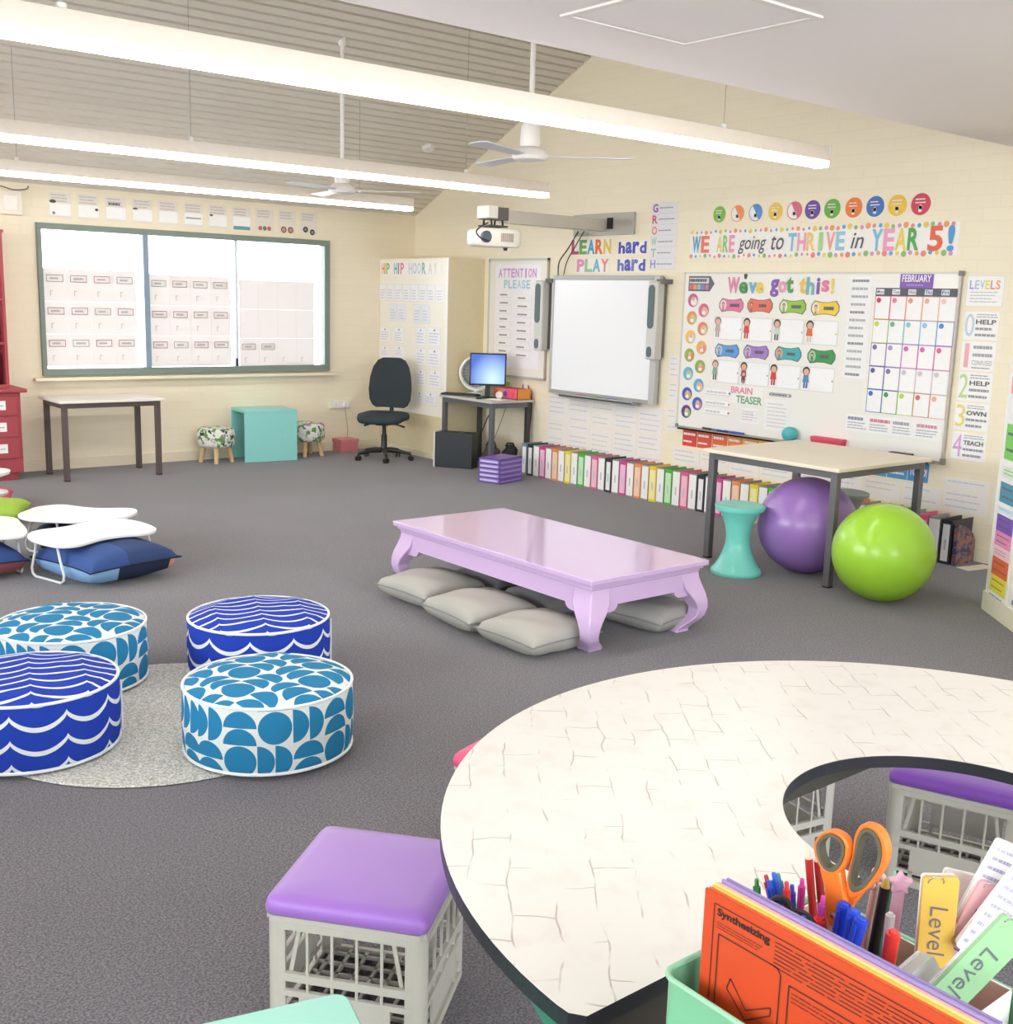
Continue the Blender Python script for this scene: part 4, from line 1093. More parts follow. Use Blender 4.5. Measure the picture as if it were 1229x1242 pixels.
# round badges on the left of the board
badge = [(6.608, 1.746, 'c86a9c', 'f3e3e0', 'pink and cream'), (6.482, 1.665, 'd86a88', 'eeb7a2', 'rose pink'), (6.610, 1.597, 'e89a5c', 'b9cf8a', 'orange and green'), (6.481, 1.511, 'e58a6c', 'cfd6a0', 'coral'), (6.613, 1.435, 'efc552', 'cfd9dd', 'yellow and grey'),
         (6.482, 1.350, 'edb457', 'e08a8f', 'amber'), (6.613, 1.280, '8fb84e', 'e0825f', 'green and red'), (6.486, 1.189, '86b552', 'ea8f5f', 'leaf green'), (6.615, 1.122, '5fb3d6', 'b9d6a0', 'pale blue'), (6.489, 1.028, '55a8d8', 'f0bf8f', 'sky blue'),
         (6.615, .946, '3f5fb0', 'cfae62', 'royal blue'), (6.492, .871, '4a66b8', 'd08fa0', 'indigo'), (6.612, .793, '5c4488', '9ec06a', 'dark violet')]
for k, (y, z, c1, c2, nm) in enumerate(badge):
    b = MB(); b.lathe([(0, 0), (.061, 0), (.061, .002), (0, .002)], M('e9e4e4', .5), 24); b.disc(0, 0, .057, M(c1, .6), 0); b.disc(.012, -.01, .036, M(c2, .6), 1); b.disc(.005, .012, .018, SKIN, 2); b.rect(-.012, .022, -.035, -.008, M('f2efe8', .6), 2)
    o = b.build('round_badge'); o.matrix_world = on_right(y, z, WB); tag(o, '%s picture badge in the zigzag column down the left of the whiteboard' % nm, 'badge', 'round badges on the whiteboard')
# lower middle of the board
def d_bt(b, a, c):
    b.text('BRAIN', -a+.01, a*.35, .01, c-.01, M('e88fa8', .6), 1, .03); b.text('TEASER', -a*.6, a-.01, -c+.005, -.005, M('6fb08a', .6), 1, .03)
hang('puzzle_heading', 'white strip with pink BRAIN and green TEASER lettering on the whiteboard', 'sign', on_right(5.965, .985, WB), .35, .15, d_bt, M('f4f2ec', .6))
def d_grid(b, a, c):
    for i in range(4): b.rect(-a+.012, a-.012, c-.02-i*(2*c-.04)/3, c-.018-i*(2*c-.04)/3, M('e0a8b4', .6), 1)
    for i in range(4): b.rect(-a+.012+i*(2*a-.024)/3, -a+.014+i*(2*a-.024)/3, -c+.02, c-.02, M('b9aeb6', .6), 1)
    b.scrib(-a+.02, a-.02, -c+.02, c-.02, 4, M('c9bcc2', .6), 0, .3)
hang('puzzle_sheet', 'small sheet with a faint pink grid below the puzzle heading', 'sheet', on_right(5.92, .82, WB), .18, .12, d_grid)
hang('notice_sheet', 'sheet of faint lines under a dark bracket heading on the whiteboard', 'sheet', on_right(5.64, .85, WB), .26, .25, lambda b, a, c: (b.scrib(-a+.03, a-.03, -c+.02, c-.02, 7, INKLL, 1, .25)), M('f1efec', .6))
b = MB(); b.prism([(-.1, -.012), (.1, -.012), (.112, 0), (.1, .016), (-.1, .016), (-.112, 0)], 0, .002, M('9d9d9f', .6)); b.rect(-.085, .085, -.006, .01, M('ececec', .6), 0); b.scrib(-.08, .08, -.005, .009, 1, INK, 1, .8)
o = b.build('heading_strip'); o.matrix_world = on_right(5.625, 1.015, WB+.001); tag(o, 'small dark bracket-shaped heading strip above the faint notice sheet', 'sign')
for k, (z, c_, nm) in enumerate(((.985, '3f5fb8', 'top'), (.892, 'c8a04c', 'middle'), (.82, 'b5484a', 'bottom'))):
    def dln(b, a, c, c_=c_): b.rect(-a, a, -c, -c+.003, INKL, 0); b.scrib(-a+.01, a*.7, -c+.006, c-.004, 1, INKLL, 0, .5); b.disc(a-.008, 0, .009, M(c_, .5), 1)
    hang('sentence_strip', '%s of the three ruled paper strips low on the whiteboard' % nm, 'strip', on_right(6.27, z, WB), .27, .045, dln, M('f6f5f1', .5), 'ruled strips low on the whiteboard')
def d_list(b, a, c):
    h = 2*c/13
    for i in range(13):
        yc = c-h*(i+.5); b.scrib(-a+.025, a-.02, yc-h*.2, yc+h*.2, 1, M('b5b6bc' if i % 4 else '8f9098', .6), 1, .8); b.rect(-a+.004, a-.004, yc-h*.48, yc-h*.47, INKLL, 1)
hang('timetable', 'tall white list of faint grey lines between the cards and the calendar', 'chart', on_right(4.965, 1.572, WB), .20, .75, d_list, M('f4f4f3', .5))
# calendar
cal = thing('wall_calendar', 'monthly calendar chart headed FEBRUARY on the right of the whiteboard', 'calendar', (0, 0, 0))
cal.matrix_world = on_right(4.513, 1.417, WB)
b = MB(); b.box(-.325, .325, -.46, .455, 0, .002, M('f7f7f6', .5)); b.rect(-.322, .322, .395, .452, M('5f5f66', .6), 0)
days = ['Mon', 'Tue', 'Wed', 'Thu', 'Fri']
for k in range(5):
    x0 = -.322+k*.1288; b.rect(x0+.008, x0+.07, .405, .443, M('e9ecf2' if k < 3 else 'cfdcec', .6), 1); b.text(days[k], x0+.014, x0+.064, .412, .436, INK, 2, .01)
rc = [['d4456a', 'e8879c', 'ec9a86', 'f0b39c', 'f4c9b8'], ['c9dc5a', '6fb59c', '8fc4de', '9cc6ea', '4f8fd6'], ['7d68b2', 'b39cc8', 'd86ac0', 'de72c0', 'e66aa4'], ['5a5aa6', '7f78bb', 'd0c8d8', 'd8c8d4', 'd4cdd6'], ['3f6fc4', '3f9a68', 'bcd45a', 'd0766f', 'eab59c']]
rowc = ['6e6a72', 'cf8f7a', '8a8a92', '7a6f9a', '5a6fa2']
num = [['4', '5', '6', '7', '8'], ['11', '12', '13', '14', '15'], ['18', '19', '20', '21', '22'], ['25', '26', '27', '28', '29'], ['1', '2', '3', '4', '5']]
ch_, cw = .853/5, .1288
for r_ in range(5):
    for k in range(5):
        x0 = -.322+k*cw; y1 = .395-r_*ch_; m_ = M(rc[r_][k], .6)
        b.outline(x0, x0+cw, y1-ch_, y1, .005, m_, 0); b.disc(x0+.032, y1-.032, .019, m_, 1, n=16); 
b.build('date_grid', cal)
b = MB(); b.box(-.13, .13, .452, .555, 0, .003, M('8a66b5', .6)); b.text('FEBRUARY', -.115, .115, .495, .545, M('f4eff8', .5), 1.5, .02); b.scrib(-.08, .08, .465, .482, 1, M('b79fd2', .5), 1.5, .5); o = b.build('month_card', cal)
def d_bot(b, a, c):
    for k in range(4):
        x0 = -a+.015+k*(2*a-.02)/4; w_ = (2*a-.05)/4-.01
        b.scrib(x0, x0+w_, c-.045, c-.012, 1, M(('8f93b8', 'd0838f', 'a8a4b4', 'cf9aa4')[k], .6), 1, .7); b.scrib(x0, x0+w_, -c+.015, c-.05, 3, M('b4b4c2', .6), 1, .4)
hang('definition_sheet', 'wide sheet of four small text columns below the calendar', 'sheet', on_right(4.60, .865, WB), .79, .125, d_bot, M('f5f4f2', .5))

# discs above the banner
dc = [(6.390, '7fb84c', 'green', 0), (6.198, 'ef9160', 'orange and white', 1), (6.012, '5f8fd0', 'blue and white', 1), (5.815, 'ebc659', 'yellow and cream', 2), (5.632, 'd96a82', 'pink and white', 1), (5.463, '6b4a9e', 'purple', 0), (5.285, '6cae45', 'bright green', 2), (5.097, 'ee7d3a', 'plain orange', 0), (4.915, '4470b8', 'royal blue', 0), (4.734, 'eec23f', 'golden yellow', 0), (4.548, 'd2415c', 'crimson', 0)]
for k, (y, c_, nm, half) in enumerate(dc):
    b = MB(); r_ = .066+.001*k; b.lathe([(0, 0), (r_, 0), (r_, .002), (0, .002)], M(c_, .5), 28)
    wm = M('f1eee8', .5)
    if half == 1: b.poly([(r_*.9*math.cos(q), r_*.9*math.sin(q)) for q in [R(120+10*i) for i in range(19)]], wm, 0)  # white part is glare painted onto the disc
    else: b.scrib(-r_*.55, r_*.55, .0, r_*.6, 2, wm, 1, .35)
    b.rect(-.012, .012, -r_*.7, -.01, wm, 1); b.disc(0, -.02, .016, wm, 1)
    o = b.build('wall_disc'); o.matrix_world = on_right(y, 2.452, .001); tag(o, '%s paper disc in the row above the YEAR 5 banner' % nm, 'disc', 'row of paper discs on the right wall')
# banner
def d_ban(b, a, c):
    bn = ['8fc3e0', 'e9a0a0', 'b9d48a', 'f0d880', 'e6a8cc']
    def w(s, f0, f1, cols_, h=.62, sh=0):
        x0 = -a+2*a*f0; x1 = -a+2*a*f1; n_ = len(s); dx = (x1-x0)/n_
        for i, chh in enumerate(s): b.text(chh, x0+dx*i+.004, x0+dx*(i+1)-.004, -c*h, c*h, M(cols_[i % len(cols_)], .6), 3, .03, sh)
    w('WE', .01, .09, ['62a6d2', 'ef8062']); w('ARE', .12, .20, ['ecd876', '97c774', 'efa0bd'])
    b.text('going', .215*2*a-a, .33*2*a-a, -c*.75, c*.5, INK, 3, .005, .25); b.text('to', .35*2*a-a, .40*2*a-a, -c*.5, c*.5, INK, 3, .005, .25)
    w('THRIVE', .415, .63, ['8ac3de', 'f0a6be', 'f2d27e', 'b0d890', 'eda79c', '9ccbe4']); b.text('in', .65*2*a-a, .695*2*a-a, -c*.5, c*.5, INK, 3, .005, .25)
    w('YEAR', .72, .88, ['84bfe0', 'f0a6c6', 'efd65e', '5cac58'], .7); w('5', .905, .955, ['ea6f52'], .78); w('!', .965, .99, ['5a9fd6'], .8)
    k = 0
    x = -a+.02
    while x < a-.01:
        for yy in (c*.88, -c*.88): b.disc(x, yy+rnd.uniform(-.006, .006), .012+.006*(k % 3 == 0)+.004*(x > 0), M(['e88f8f', '69a9d8', 'f2cf66', '8fc370', 'e58fc2', 'f0a468'][(k+(yy > 0)*2) % 6], .6), 2, n=12)
        x += .052; k += 1
hang('banner', 'long dotted banner reading WE ARE going to THRIVE in YEAR 5!', 'banner', on_right(5.465, 2.212), 2.46, .225, d_ban, M('f6f3ee', .5))
# right-hand level posters
def d_lv(b, a, c):
    for i, chh in enumerate('LEVELS'): b.text(chh, -a+.02+i*(2*a-.04)/6, -a+.02+(i+1)*(2*a-.04)/6-.006, c-.09, c-.03, M(['8fa8e0', 'c0c4ec', 'a8d0c0', 'f0dc70', 'ef8f96', 'f2ab72'][i], .6), 1, .02)
    b.scrib(-a+.03, a-.03, -c+.02, c-.10, 4, M('c6c8ce', .6), 1, .3); b.outline(-a, a, -c, c, .002, INKLL, 0)
hang('level_poster', 'poster headed LEVELS at the top of the strip right of the whiteboard', 'poster', on_right(4.005, 1.855), .265, .205, d_lv, M('f7f6f2', .5), 'level posters right of the whiteboard')
for n_, z, h, c_, word, bold in (('0', 1.622, .19, 'c2d6e8', 'HELP', 1), ('1', 1.415, .20, 'f0b0b8', 'CONFUSED', 0), ('2', 1.205, .20, 'c6dc9a', 'HELP', 1), ('3', .998, .19, 'f2dc7a', 'OWN', 1), ('4', .79, .19, 'dca4dc', 'TEACH', 1)):
    def dn(b, a, c, n_=n_, c_=c_, word=word, bold=bold):
        b.text(n_, -a+.008, -a+.075, -c+.02, c-.015, M(c_, .6), 1, .0); yy = .01 if n_ != '1' else -.06
        b.text(word, -a+.085, a-.02, yy, yy+.032, INK if bold else INKL, 2, .03 if bold else .005)
        b.scrib(-a+.085, a-.01, yy+.042, c-.012, 2, M('a9aab2', .6), 1, .4); b.scrib(-a+.085, a-.01, -c+.012, yy-.01, 2 if n_ != '1' else 1, M('9a9ba3', .6), 1, .4)
    hang('level_poster', 'narrow poster with a large %s numeral %s and the word %s' % ({'0': 'pale blue', '1': 'pink', '2': 'green', '3': 'yellow', '4': 'lilac'}[n_], n_, word), 'poster', on_right(4.005-(.0 if n_ in '01' else .0), z), .25, h, dn, M('f7f6f3', .5), 'level posters right of the whiteboard')
# LEARN hard PLAY hard
def word_sheet(lab, y, z, w_, h, s, cols_, bold=.04):
    def dw(b, a, c):
        n_ = len(s); dx = (2*a-.01)/n_
        for i, chh in enumerate(s): b.text(chh, -a+.005+dx*i+.003, -a+.005+dx*(i+1)-.003, -c+.01, c-.01, M(cols_[i % len(cols_)], .6), 1, bold)
    hang('word_sign', lab, 'sign', on_right(y, z), w_, h, dw, M('f2efe6', .5), 'motto signs above the interactive whiteboard')
word_sheet('sign with rainbow letters LEARN below the projector plate', 7.93, 2.215, .56, .155, 'LEARN', ['c8506e', '6fae4f', '4f9fc4', 'ea7038', 'e8c94e'])
word_sheet('sign with blue letters hard, level with LEARN', 7.385, 2.20, .37, .125, 'hard', ['4b4fae', '5560b8'])
word_sheet('sign with pastel letters PLAY just above the interactive whiteboard', 7.90, 2.045, .45, .14, 'PLAY', ['e58fb8', '9cc8a0', '6fb4cf', 'ea8f8a'])
word_sheet('sign with blue letters hard, level with PLAY', 7.39, 2.045, .37, .125, 'hard', ['6f77c0', '5560b8'])
def d_gr(b, a, c):
    cc = ['9a5aa8', 'd0607c', 'ef8f74', '9fd0b0', '9cc9b8', '8f9fd0']
    for i, chh in enumerate('GROWTH'):
        yc = c-(i+.5)*2*c/6; b.text(chh, -a+.012, -a+.075, yc-.036, yc+.036, M(cc[i], .6), 1, .03); b.scrib(-a+.09, a-.02, yc-.005, yc+.005, 1, M('9d97a6', .6), 1, .9); b.rect(-a+.08, a, yc-.046, yc-.044, INKLL, 0)
hang('growth_poster', 'tall poster with coloured letters spelling GROWTH down its left side', 'poster', on_right(7.01, 2.293), .31, .575, d_gr, M('e9e6e8', .5))
# name chart left of the interactive whiteboard
t = thing('name_chart', 'pale chart board headed ATTENTION PLEASE in the corner behind the monitor', 'chart', (0, 0, 0)); t.matrix_world = on_right(8.985, 1.52)
b = MB(); b.box(-.465, .465, -.58, .585, 0, .012, M('eee8de', .4, var=.01)); b.build('board', t)
b = MB(); FG = M('c3cdc4', .4); b.box(-.475, .475, .575, .60, 0, .02, FG); b.box(-.475, -.455, -.585, .6, 0, .02, FG); b.box(.455, .475, -.585, .6, 0, .02, M('b4ab98', .4)); b.box(-.475, .475, -.60, -.58, 0, .035, M('b9b3a8', .4)); b.build('frame', t)
b = MB(); b.rect(-.36, .36, -.50, .54, M('f3eff2', .35), 12); z_ = 13
for i, chh in enumerate('ATTENTION'): b.text(chh, -.31+i*.068, -.31+i*.068+.058, .41, .50, M('d3a4cf' if i % 2 else 'c9a0d6', .6), 14, .03)
for i, chh in enumerate('PLEASE'): b.text(chh, -.22+i*.072, -.22+i*.072+.060, .30, .385, M('a9cfdc', .6), 14, .02)
b.build('poster', t)
for cx_, nm, yo in ((-.20, 'left', .0), (.10, 'right', -.03)):
    for i in range(8):
        def dns(b, a, c): b.rect(-a, a, -c, -c+.002, M('c2b6ba', .6), 0); b.scrib(-a+.04, a-.05, -c*.35, c*.4, 1, M('8f8c94', .6), 1, .8)
        hang('name_strip', 'name strip %s from the top in the %s column of the name chart' % (['first', 'second', 'third', 'fourth', 'fifth', 'sixth', 'seventh', 'eighth'][i], nm), 'strip', on_right(8.985-cx_, 1.52+.235-i*.082+yo, .0162), .23 if nm == 'left' else .25, .052, dns, M('f6f2ee', .5), 'name strips on the name chart')
# red to blue card strip under the whiteboard
sc = ['d8463f', 'e0593f', 'e86f3f', 'ec8a42', 'efa34a', 'f0c04c', 'e6cf55', 'c3ce58', '92bf5f', '5fb07a', '4fb09c', '4aa9bf', '4a9ed2', '4a90d0']
for i, c_ in enumerate(sc):
    y = 6.57-i*.1695
    def dsc(b, a, c, i=i, c_=c_):
        wm = M('f6efe9', .5)
        if i == 13: b.text('TO DO!', -a+.012, a-.012, -.03, .03, wm, 1, .03)
        else: b.scrib(-a+.012, a-.012, .02, .05, 1, wm, 1, .7); b.scrib(-a+.012, a-.02, -.045, -.015, 1, wm, 1, .5)
    nm = ['red', 'vermilion', 'orange-red', 'orange', 'light orange', 'amber', 'yellow', 'olive yellow', 'green', 'sea green', 'turquoise', 'cyan', 'sky blue', 'blue TO DO!'][i]
    hang('task_card', '%s card in the rainbow strip under the whiteboard' % nm, 'card', on_right(y, .562), .163, .142, dsc, M(c_, .5), 'rainbow cards under the whiteboard')
# pale text posters low on the wall
pc = [('c9ccda', 'c4cfe0'), ('d9c8d4', 'c8d0dc'), ('dccfc2', 'cdd6d4'), ('c5d2e4', 'd3cde0'), ('c6cbdd', 'd6d3dc')]
def pale(lab, y, z, w_, h, k, group):
    def dp(b, a, c):
        cc = pc[k % 5]; rows = int(2*c/.045)
        for i in range(rows):
            yc = c-.02-i*(2*c-.02)/rows
            if (i+k) % 5 == 4: continue
            b.scrib(-a+.02, a-.02, yc-.012, yc, 1, M(cc[(i//2) % 2], .6), 1, .7)
    hang('text_poster', lab, 'poster', on_right(y, z), w_, h, dp, M('f0ece6', .4), group)
ordn = ['first', 'second', 'third', 'fourth', 'fifth', 'sixth', 'seventh', 'eighth']
for r_ in range(2):
    for k in range(5): pale('pale text poster below the interactive whiteboard, %s row, %s from the left' % (('upper', 'lower')[r_], ordn[k]), 8.31-k*.315, .665-.262*r_, .305, .252, k+r_*2, 'pale text posters on the right wall')
for k, z in enumerate((1.16, .93, .70)): pale('pale text poster between the two whiteboards, %s from the top' % ordn[k], 6.795, z, .13, .21, k, 'pale text posters on the right wall')
for k in range(8): pale('pale text poster in the row above the binders, %s from the left' % ordn[k], 6.60-k*.325, .395, .31, .14, k+1, 'pale text posters on the right wall')
pale('pale text poster low on the wall at the far right, upper one', 3.99, .44, .33, .24, 3, 'pale text posters on the right wall')
pale('pale text poster low on the wall at the far right, nearest the diagonal wall', 3.66, .42, .26, .27, 1, 'pale text posters on the right wall')
b = MB(); b.box(-.13, .13, -.05, .05, 0, .003, M('efe6d2', .5)); tag(b.build('loose_paper', loc=(7.22, 3.755, 0), rot=(0, 0, R(-12))), 'loose sheet of cream paper on the carpet by the last binders', 'paper')

# binders along the skirting
bcol = {'w': ('9a9994', 'f6f5f2', 'white'), 'k': ('33333a', 'f0efee', 'black'), 'm': ('d6428e', 'f3c3dc', 'magenta'), 'o': ('ef9458', 'f7d5b8', 'orange'), 'y': ('ecd23f', 'f6ecaa', 'yellow'), 'g': ('4fb83f', 'cdecc2', 'green'), 'p': ('e2648e', 'f4c4d2', 'pink'), 'n': ('7f90a0', 'f0f0f0', 'slate')}
seq = 'n'+'kwmwowywgwpw'*4+'k'
nb_y0 = 8.475
def between(i):
    return ordn
cnt = {}
zones = [(8.6, 'behind the purple drawers'), (8.35, 'just right of the corner desk'), (7.9, 'below the left side of the interactive whiteboard'), (7.3, 'below the middle of the interactive whiteboard'), (6.9, 'below the right side of the interactive whiteboard'), (6.3, 'below the left end of the big whiteboard'), (5.85, 'beside the aqua stool'), (5.2, 'between the aqua stool and the purple ball'), (4.6, 'behind the purple ball'), (3.0, 'behind the green ball')]
for i, k in enumerate(seq):
    y = nb_y0-i*.0924
    if y < 3.9: break
    c1, c2, nm = bcol[k]
    if y < 4.16 and False: pass
    zn = [z for z in zones if y <= z[0]][-1][1]
    wdt = .086
    key = (nm, zn); cnt[key] = cnt.get(key, 0)+1
    nxt = bcol[seq[i+1]][2] if i+1 < len(seq) else 'patterned'
    prv = bcol[seq[i-1]][2] if i else ''
    lab = '%s lever arch binder %s' % (nm, zn)
    if k == 'w': lab = 'white binder between the %s and %s ones, %s' % (prv, nxt, zn)
    t = thing('ring_binder', lab, 'binder', (7.135, y, 0), rnd.uniform(-.012, .012), 'row of binders along the right wall')
    b = MB(); cm_ = M(c1, .4)
    hh = .31
    b.box(0, .006, -wdt/2, wdt/2, 0, hh, cm_); b.box(.006, .265, -wdt/2, -wdt/2+.003, 0, hh, cm_); b.box(.006, .265, wdt/2-.003, wdt/2, 0, hh, cm_); b.build('cover', t)
    b = MB(); b.box(.03, .25, -wdt/2+.006, wdt/2-.012, .006, hh-.03, M('dcd9d2', .7)); b.build('pages', t)
    b = MB(); lw_ = wdt*(.30 if k in 'kn' else .37) if k != 'w' else wdt*.46
    b.box(-.0015, 0, -lw_, lw_, .012 if k == 'w' else .02, hh-.01 if k == 'w' else hh-.032, M(c2, .4)); b.box(-.002, -.0015, -.008, .008, .10, .17, M('c9c9cf', .5)); b.build('spine_label', t)
b = MB(); BK = M('6a4a3a', .6); b.prism([(0, 0), (.13, 0), (.13, .17), (.06, .26), (0, .27)], 0, .045, M('49423f', .5), Matrix(((1, 0, 0, 0), (0, 0, 1, 0), (0, 1, 0, 0), (0, 0, 0, 1))))
m, n_, bb = nodes('patterned_cover'); g = NG(n_)
c = g.mix(g.ramp(g.noise(16, detail=5), .42, .58), lin('3a3550'), lin('9a5f40')); c = g.mix(g.ramp(g.noise(45), .58, .6), c, lin('4f7fae')); n_.links.new(c, bb.inputs['Base Color'])
b = MB(); b.prism([(0, 0), (.24, 0), (.24, .16), (.20, .21), (.10, .265), (0, .29)], 0, .03, m, Matrix(((1, 0, 0, 0), (0, 0, 1, 0), (0, 1, 0, 0), (0, 0, 0, 1))))
tag(b.build('patterned_folder', loc=(7.135, 3.86, 0)), 'patterned orange and blue folder at the right end of the binder row', 'folder')

# windows sheets
panes = [('left', 3.306, 4.179, 1.867), ('middle', 4.300, 5.158, 1.85), ('right', 5.250, 6.125, 1.83)]
WS = paper_mat('dad5d2', .44); RB = M('c98a86', .6); RBW = M('efe9e7', .6)
for pn, x0, x1, zt in panes:
    for r_ in range(3):
        for k in range(4):
            w_ = (x1-x0)/4
            boxed = pn != 'right' or (r_ == 2 and k < 2)
            def dws(b, a, c, boxed=boxed, r_=r_, k=k):
                if boxed:
                    b.rect(-a+.03, a-.035, c-.12, c-.055, M('a3625f' if (k+r_) % 3 else '8a8a70', .6), 0); b.rect(-a+.036, a-.041, c-.114, c-.061, RBW, 1); b.scrib(-a+.06, a-.065, c-.1, c-.075, 1, INKL, 2, .7)
                if boxed or r_ == 2: b.rect(-a+.06, -a+.068, -c+.05, -c+.10, M('bdb0ac', .6), 0); b.rect(-a+.06, -a+.085, -c+.092, -c+.10, M('bdb0ac', .6), 0)
                b.rect(-a, -a+.0015, -c, c, M('d6cbc8', .6), 0)
            o = hang('window_sheet', 'sheet of paper on the %s window pane, %s row, %s from the left' % (pn, ('top', 'middle', 'bottom')[r_], ordn[k]), 'paper', on_win(x0+w_*(k+.5), zt-.149-r_*.298, -.0185), w_-.0005, .2975, dws, WS, 'paper sheets on the window', th=.0012)
# sheets above the window
icon = ['dark cap', 'small dark ear shape', 'grey lettering', 'dark brim', 'pale face', 'grey stripes', 'dark spot', 'blue base', 'red and green spots', 'orange spectacles', 'dark spectacles']
for k in range(11):
    x = 3.485+k*.257; z = 2.438-.0
    def dsw(b, a, c, k=k):
        b.scrib(-a+.02, a-.02, .02, c-.01, 3, M('cfc7c4', .6), 0, .5); W_ = M('f9f8f5', .5)
        if k < 8: b.rect(-a+.005, a-.005, -c+.02, .015, W_, 0)
        dk_ = M('4f4642', .6)
        if k == 0: b.disc(-a+.035, .03, .03, dk_, 1, ry=.016); b.disc(-a+.04, -c+.04, .014, M('8f8480', .6), 1)
        if k == 1: b.disc(a-.025, -.02, .016, dk_, 1, ry=.012)
        if k == 2: b.scrib(-a+.03, a-.03, .03, .06, 1, INK, 1, .7)
        if k == 3: b.disc(-a+.03, .018, .026, dk_, 1, ry=.008)
        if k == 5: b.rect(-a+.02, a-.02, -.04, -.025, M('a9a9b0', .6), 1)
        if k == 6: b.disc(-a+.03, .01, .018, dk_, 1, ry=.01)
        if k == 7: b.rect(-a+.01, a-.01, -c+.0, -c+.035, M('6fa3ad', .6), 1)
        if k == 8:
            for q, cc in ((-.05, 'c06a5a'), (0, '5a7a62'), (.05, 'c9645a')): b.disc(q, -c+.03, .022, M(cc, .6), 1)
        if k == 9:
            for q in (-.04, .04): b.disc(q, -c+.03, .032, M('5a4038', .6), 1); b.disc(q, -c+.03, .022, M('d59a7a', .6), 2)
        if k == 10:
            for q in (-.04, .04): b.disc(q, -c+.035-q*.3, .030, M('35312f', .6), 1); b.disc(q, -c+.035-q*.3, .016, M('9a9490', .6), 2)
    hang('drawing_sheet', 'small drawing sheet with %s above the window, %s' % (icon[k], ['leftmost', 'second from the left', 'third from the left', 'fourth from the left', 'fifth from the left', 'sixth, at the middle', 'fifth from the right', 'fourth from the right', 'third from the right', 'second from the right', 'rightmost'][k]), 'drawing', on_win(x, z), .20, .225, dsw, M('ebe3d8', .5), 'drawings above the window')
t = thing('wall_box', 'cream electrical box on the wall left of the window', 'electrical box', (3.04, YW, 2.42))
b = MB(); b.box(-.10, .10, -.06, 0, -.10, .11, M('eee6d4', .4)); b.build('casing', t, bevel=.006)
b = MB(); b.box(-.06, .06, -.066, -.06, -.06, .07, M('f5efe4', .4)); b.build('cover', t, bevel=.003)
cord('grey cord draped from the wall box to a hook left of the window', [(2.80, YW-.01, 2.53), (2.95, YW-.012, 2.565), (3.08, YW-.012, 2.54), (3.19, YW-.012, 2.555), (3.21, YW-.01, 2.585)], .006, M('8f887c', .6))

# birthday display on the side of the boxed-in corner
CX = lambda y, z, off=0.0: frame((6.95-off, y), (0, -1, 0), z)
t = thing('display_board', 'pale display board on the side of the boxed-in corner behind the office chair', 'board', (0, 0, 0)); t.matrix_world = CX(10.21, 1.29)
b = MB(); b.box(-.63, .655, -.83, .815, 0, .006, M('f4efe2', .4)); b.build('backing', t)
b = MB(); b.box(.64, .66, -.83, .82, 0, .009, M('fbfbfa', .4)); b.build('edge_strip', t)
tt = 'HIP HIP HOORAY'
pos = [(10.80, 10.75, 'e89a54', 'H'), (10.745, 10.725, 'e8b05a', 'I'), (10.71, 10.64, '8fc07a', 'P'), (10.55, 10.49, '7f9fc8', 'H'), (10.475, 10.455, '8a6ab0', 'I'), (10.43, 10.36, 'e082a6', 'P'), (10.27, 10.20, 'd3d6e8', 'H'), (10.19, 10.12, 'c4d2e2', 'O'), (10.11, 10.04, 'cfd9e6', 'O'), (10.02, 9.95, '8fb0b8', 'R'), (9.90, 9.83, 'e0dcd8', 'A'), (9.81, 9.74, 'e0dcd8', 'Y')]
def d_hip(b, a, c):
    for ya, yb, c_, chh in pos: b.text(chh, (10.25-ya), (10.25-yb), -c+.015, c-.015, M(c_, .6), 1, .03)
hang('heading_sign', 'heading sign reading HIP HIP HOORAY on the display behind the office chair', 'sign', CX(10.25, 2.005, .0065), 1.16, .15, d_hip, M('f8f5ee', .5))
rows = [[(10.85-.155*i, 10.70-.155*i, 1.84, 1.65) for i in range(8)], [(10.64, 10.485, 1.63, 1.435), (10.475, 10.32, 1.63, 1.435), (10.17, 10.025, 1.63, 1.43), (10.015, 9.87, 1.63, 1.43)], [(10.83, 10.62, 1.375, 1.2), (10.54, 10.35, 1.38, 1.2), (10.12, 9.93, 1.39, 1.19), (9.89, 9.66, 1.4, 1.2)], [(10.83, 10.62, 1.17, 1.03), (10.54, 10.34, 1.18, 1.04), (10.11, 9.92, 1.175, .98), (9.88, 9.65, 1.18, .98)], [(10.11, 9.92, .95, .76), (9.86, 9.64, .955, .76)], [(10.1, 9.97, .715, .57), (9.94, 9.71, .72, .57)]]
for r_, row in enumerate(rows):
    for k, (ya, yb, z1, z0) in enumerate(row):
        def dbd(b, a, c, r_=r_, k=k):
            b.outline(-a, a, -c, c, .003, M('c3d2e6' if r_ < 2 and k in (2, 3, 4) else 'dcd8d6', .6), 0)
            if r_ >= 2: b.disc(0, c-.03, .012, M(('c98a9a', '8a93a0', '8ab0a4', '7a6a78')[k % 4], .6), 1)
            b.scrib(-a+.02, a-.02, -c+.02, c-.05, 4, M('cfd0d8', .6), 1, .35)
        hang('birthday_sheet', 'birthday sheet behind the office chair, %s row from the top, %s from the left' % (ordn[r_], ordn[k]), 'sheet', CX((ya+yb)/2, (z0+z1)/2, .0065), ya-yb-.006, z1-z0-.006, dbd, M('f4f3f5' if r_ != 1 else 'eaeef6', .4), 'birthday sheets on the display board')

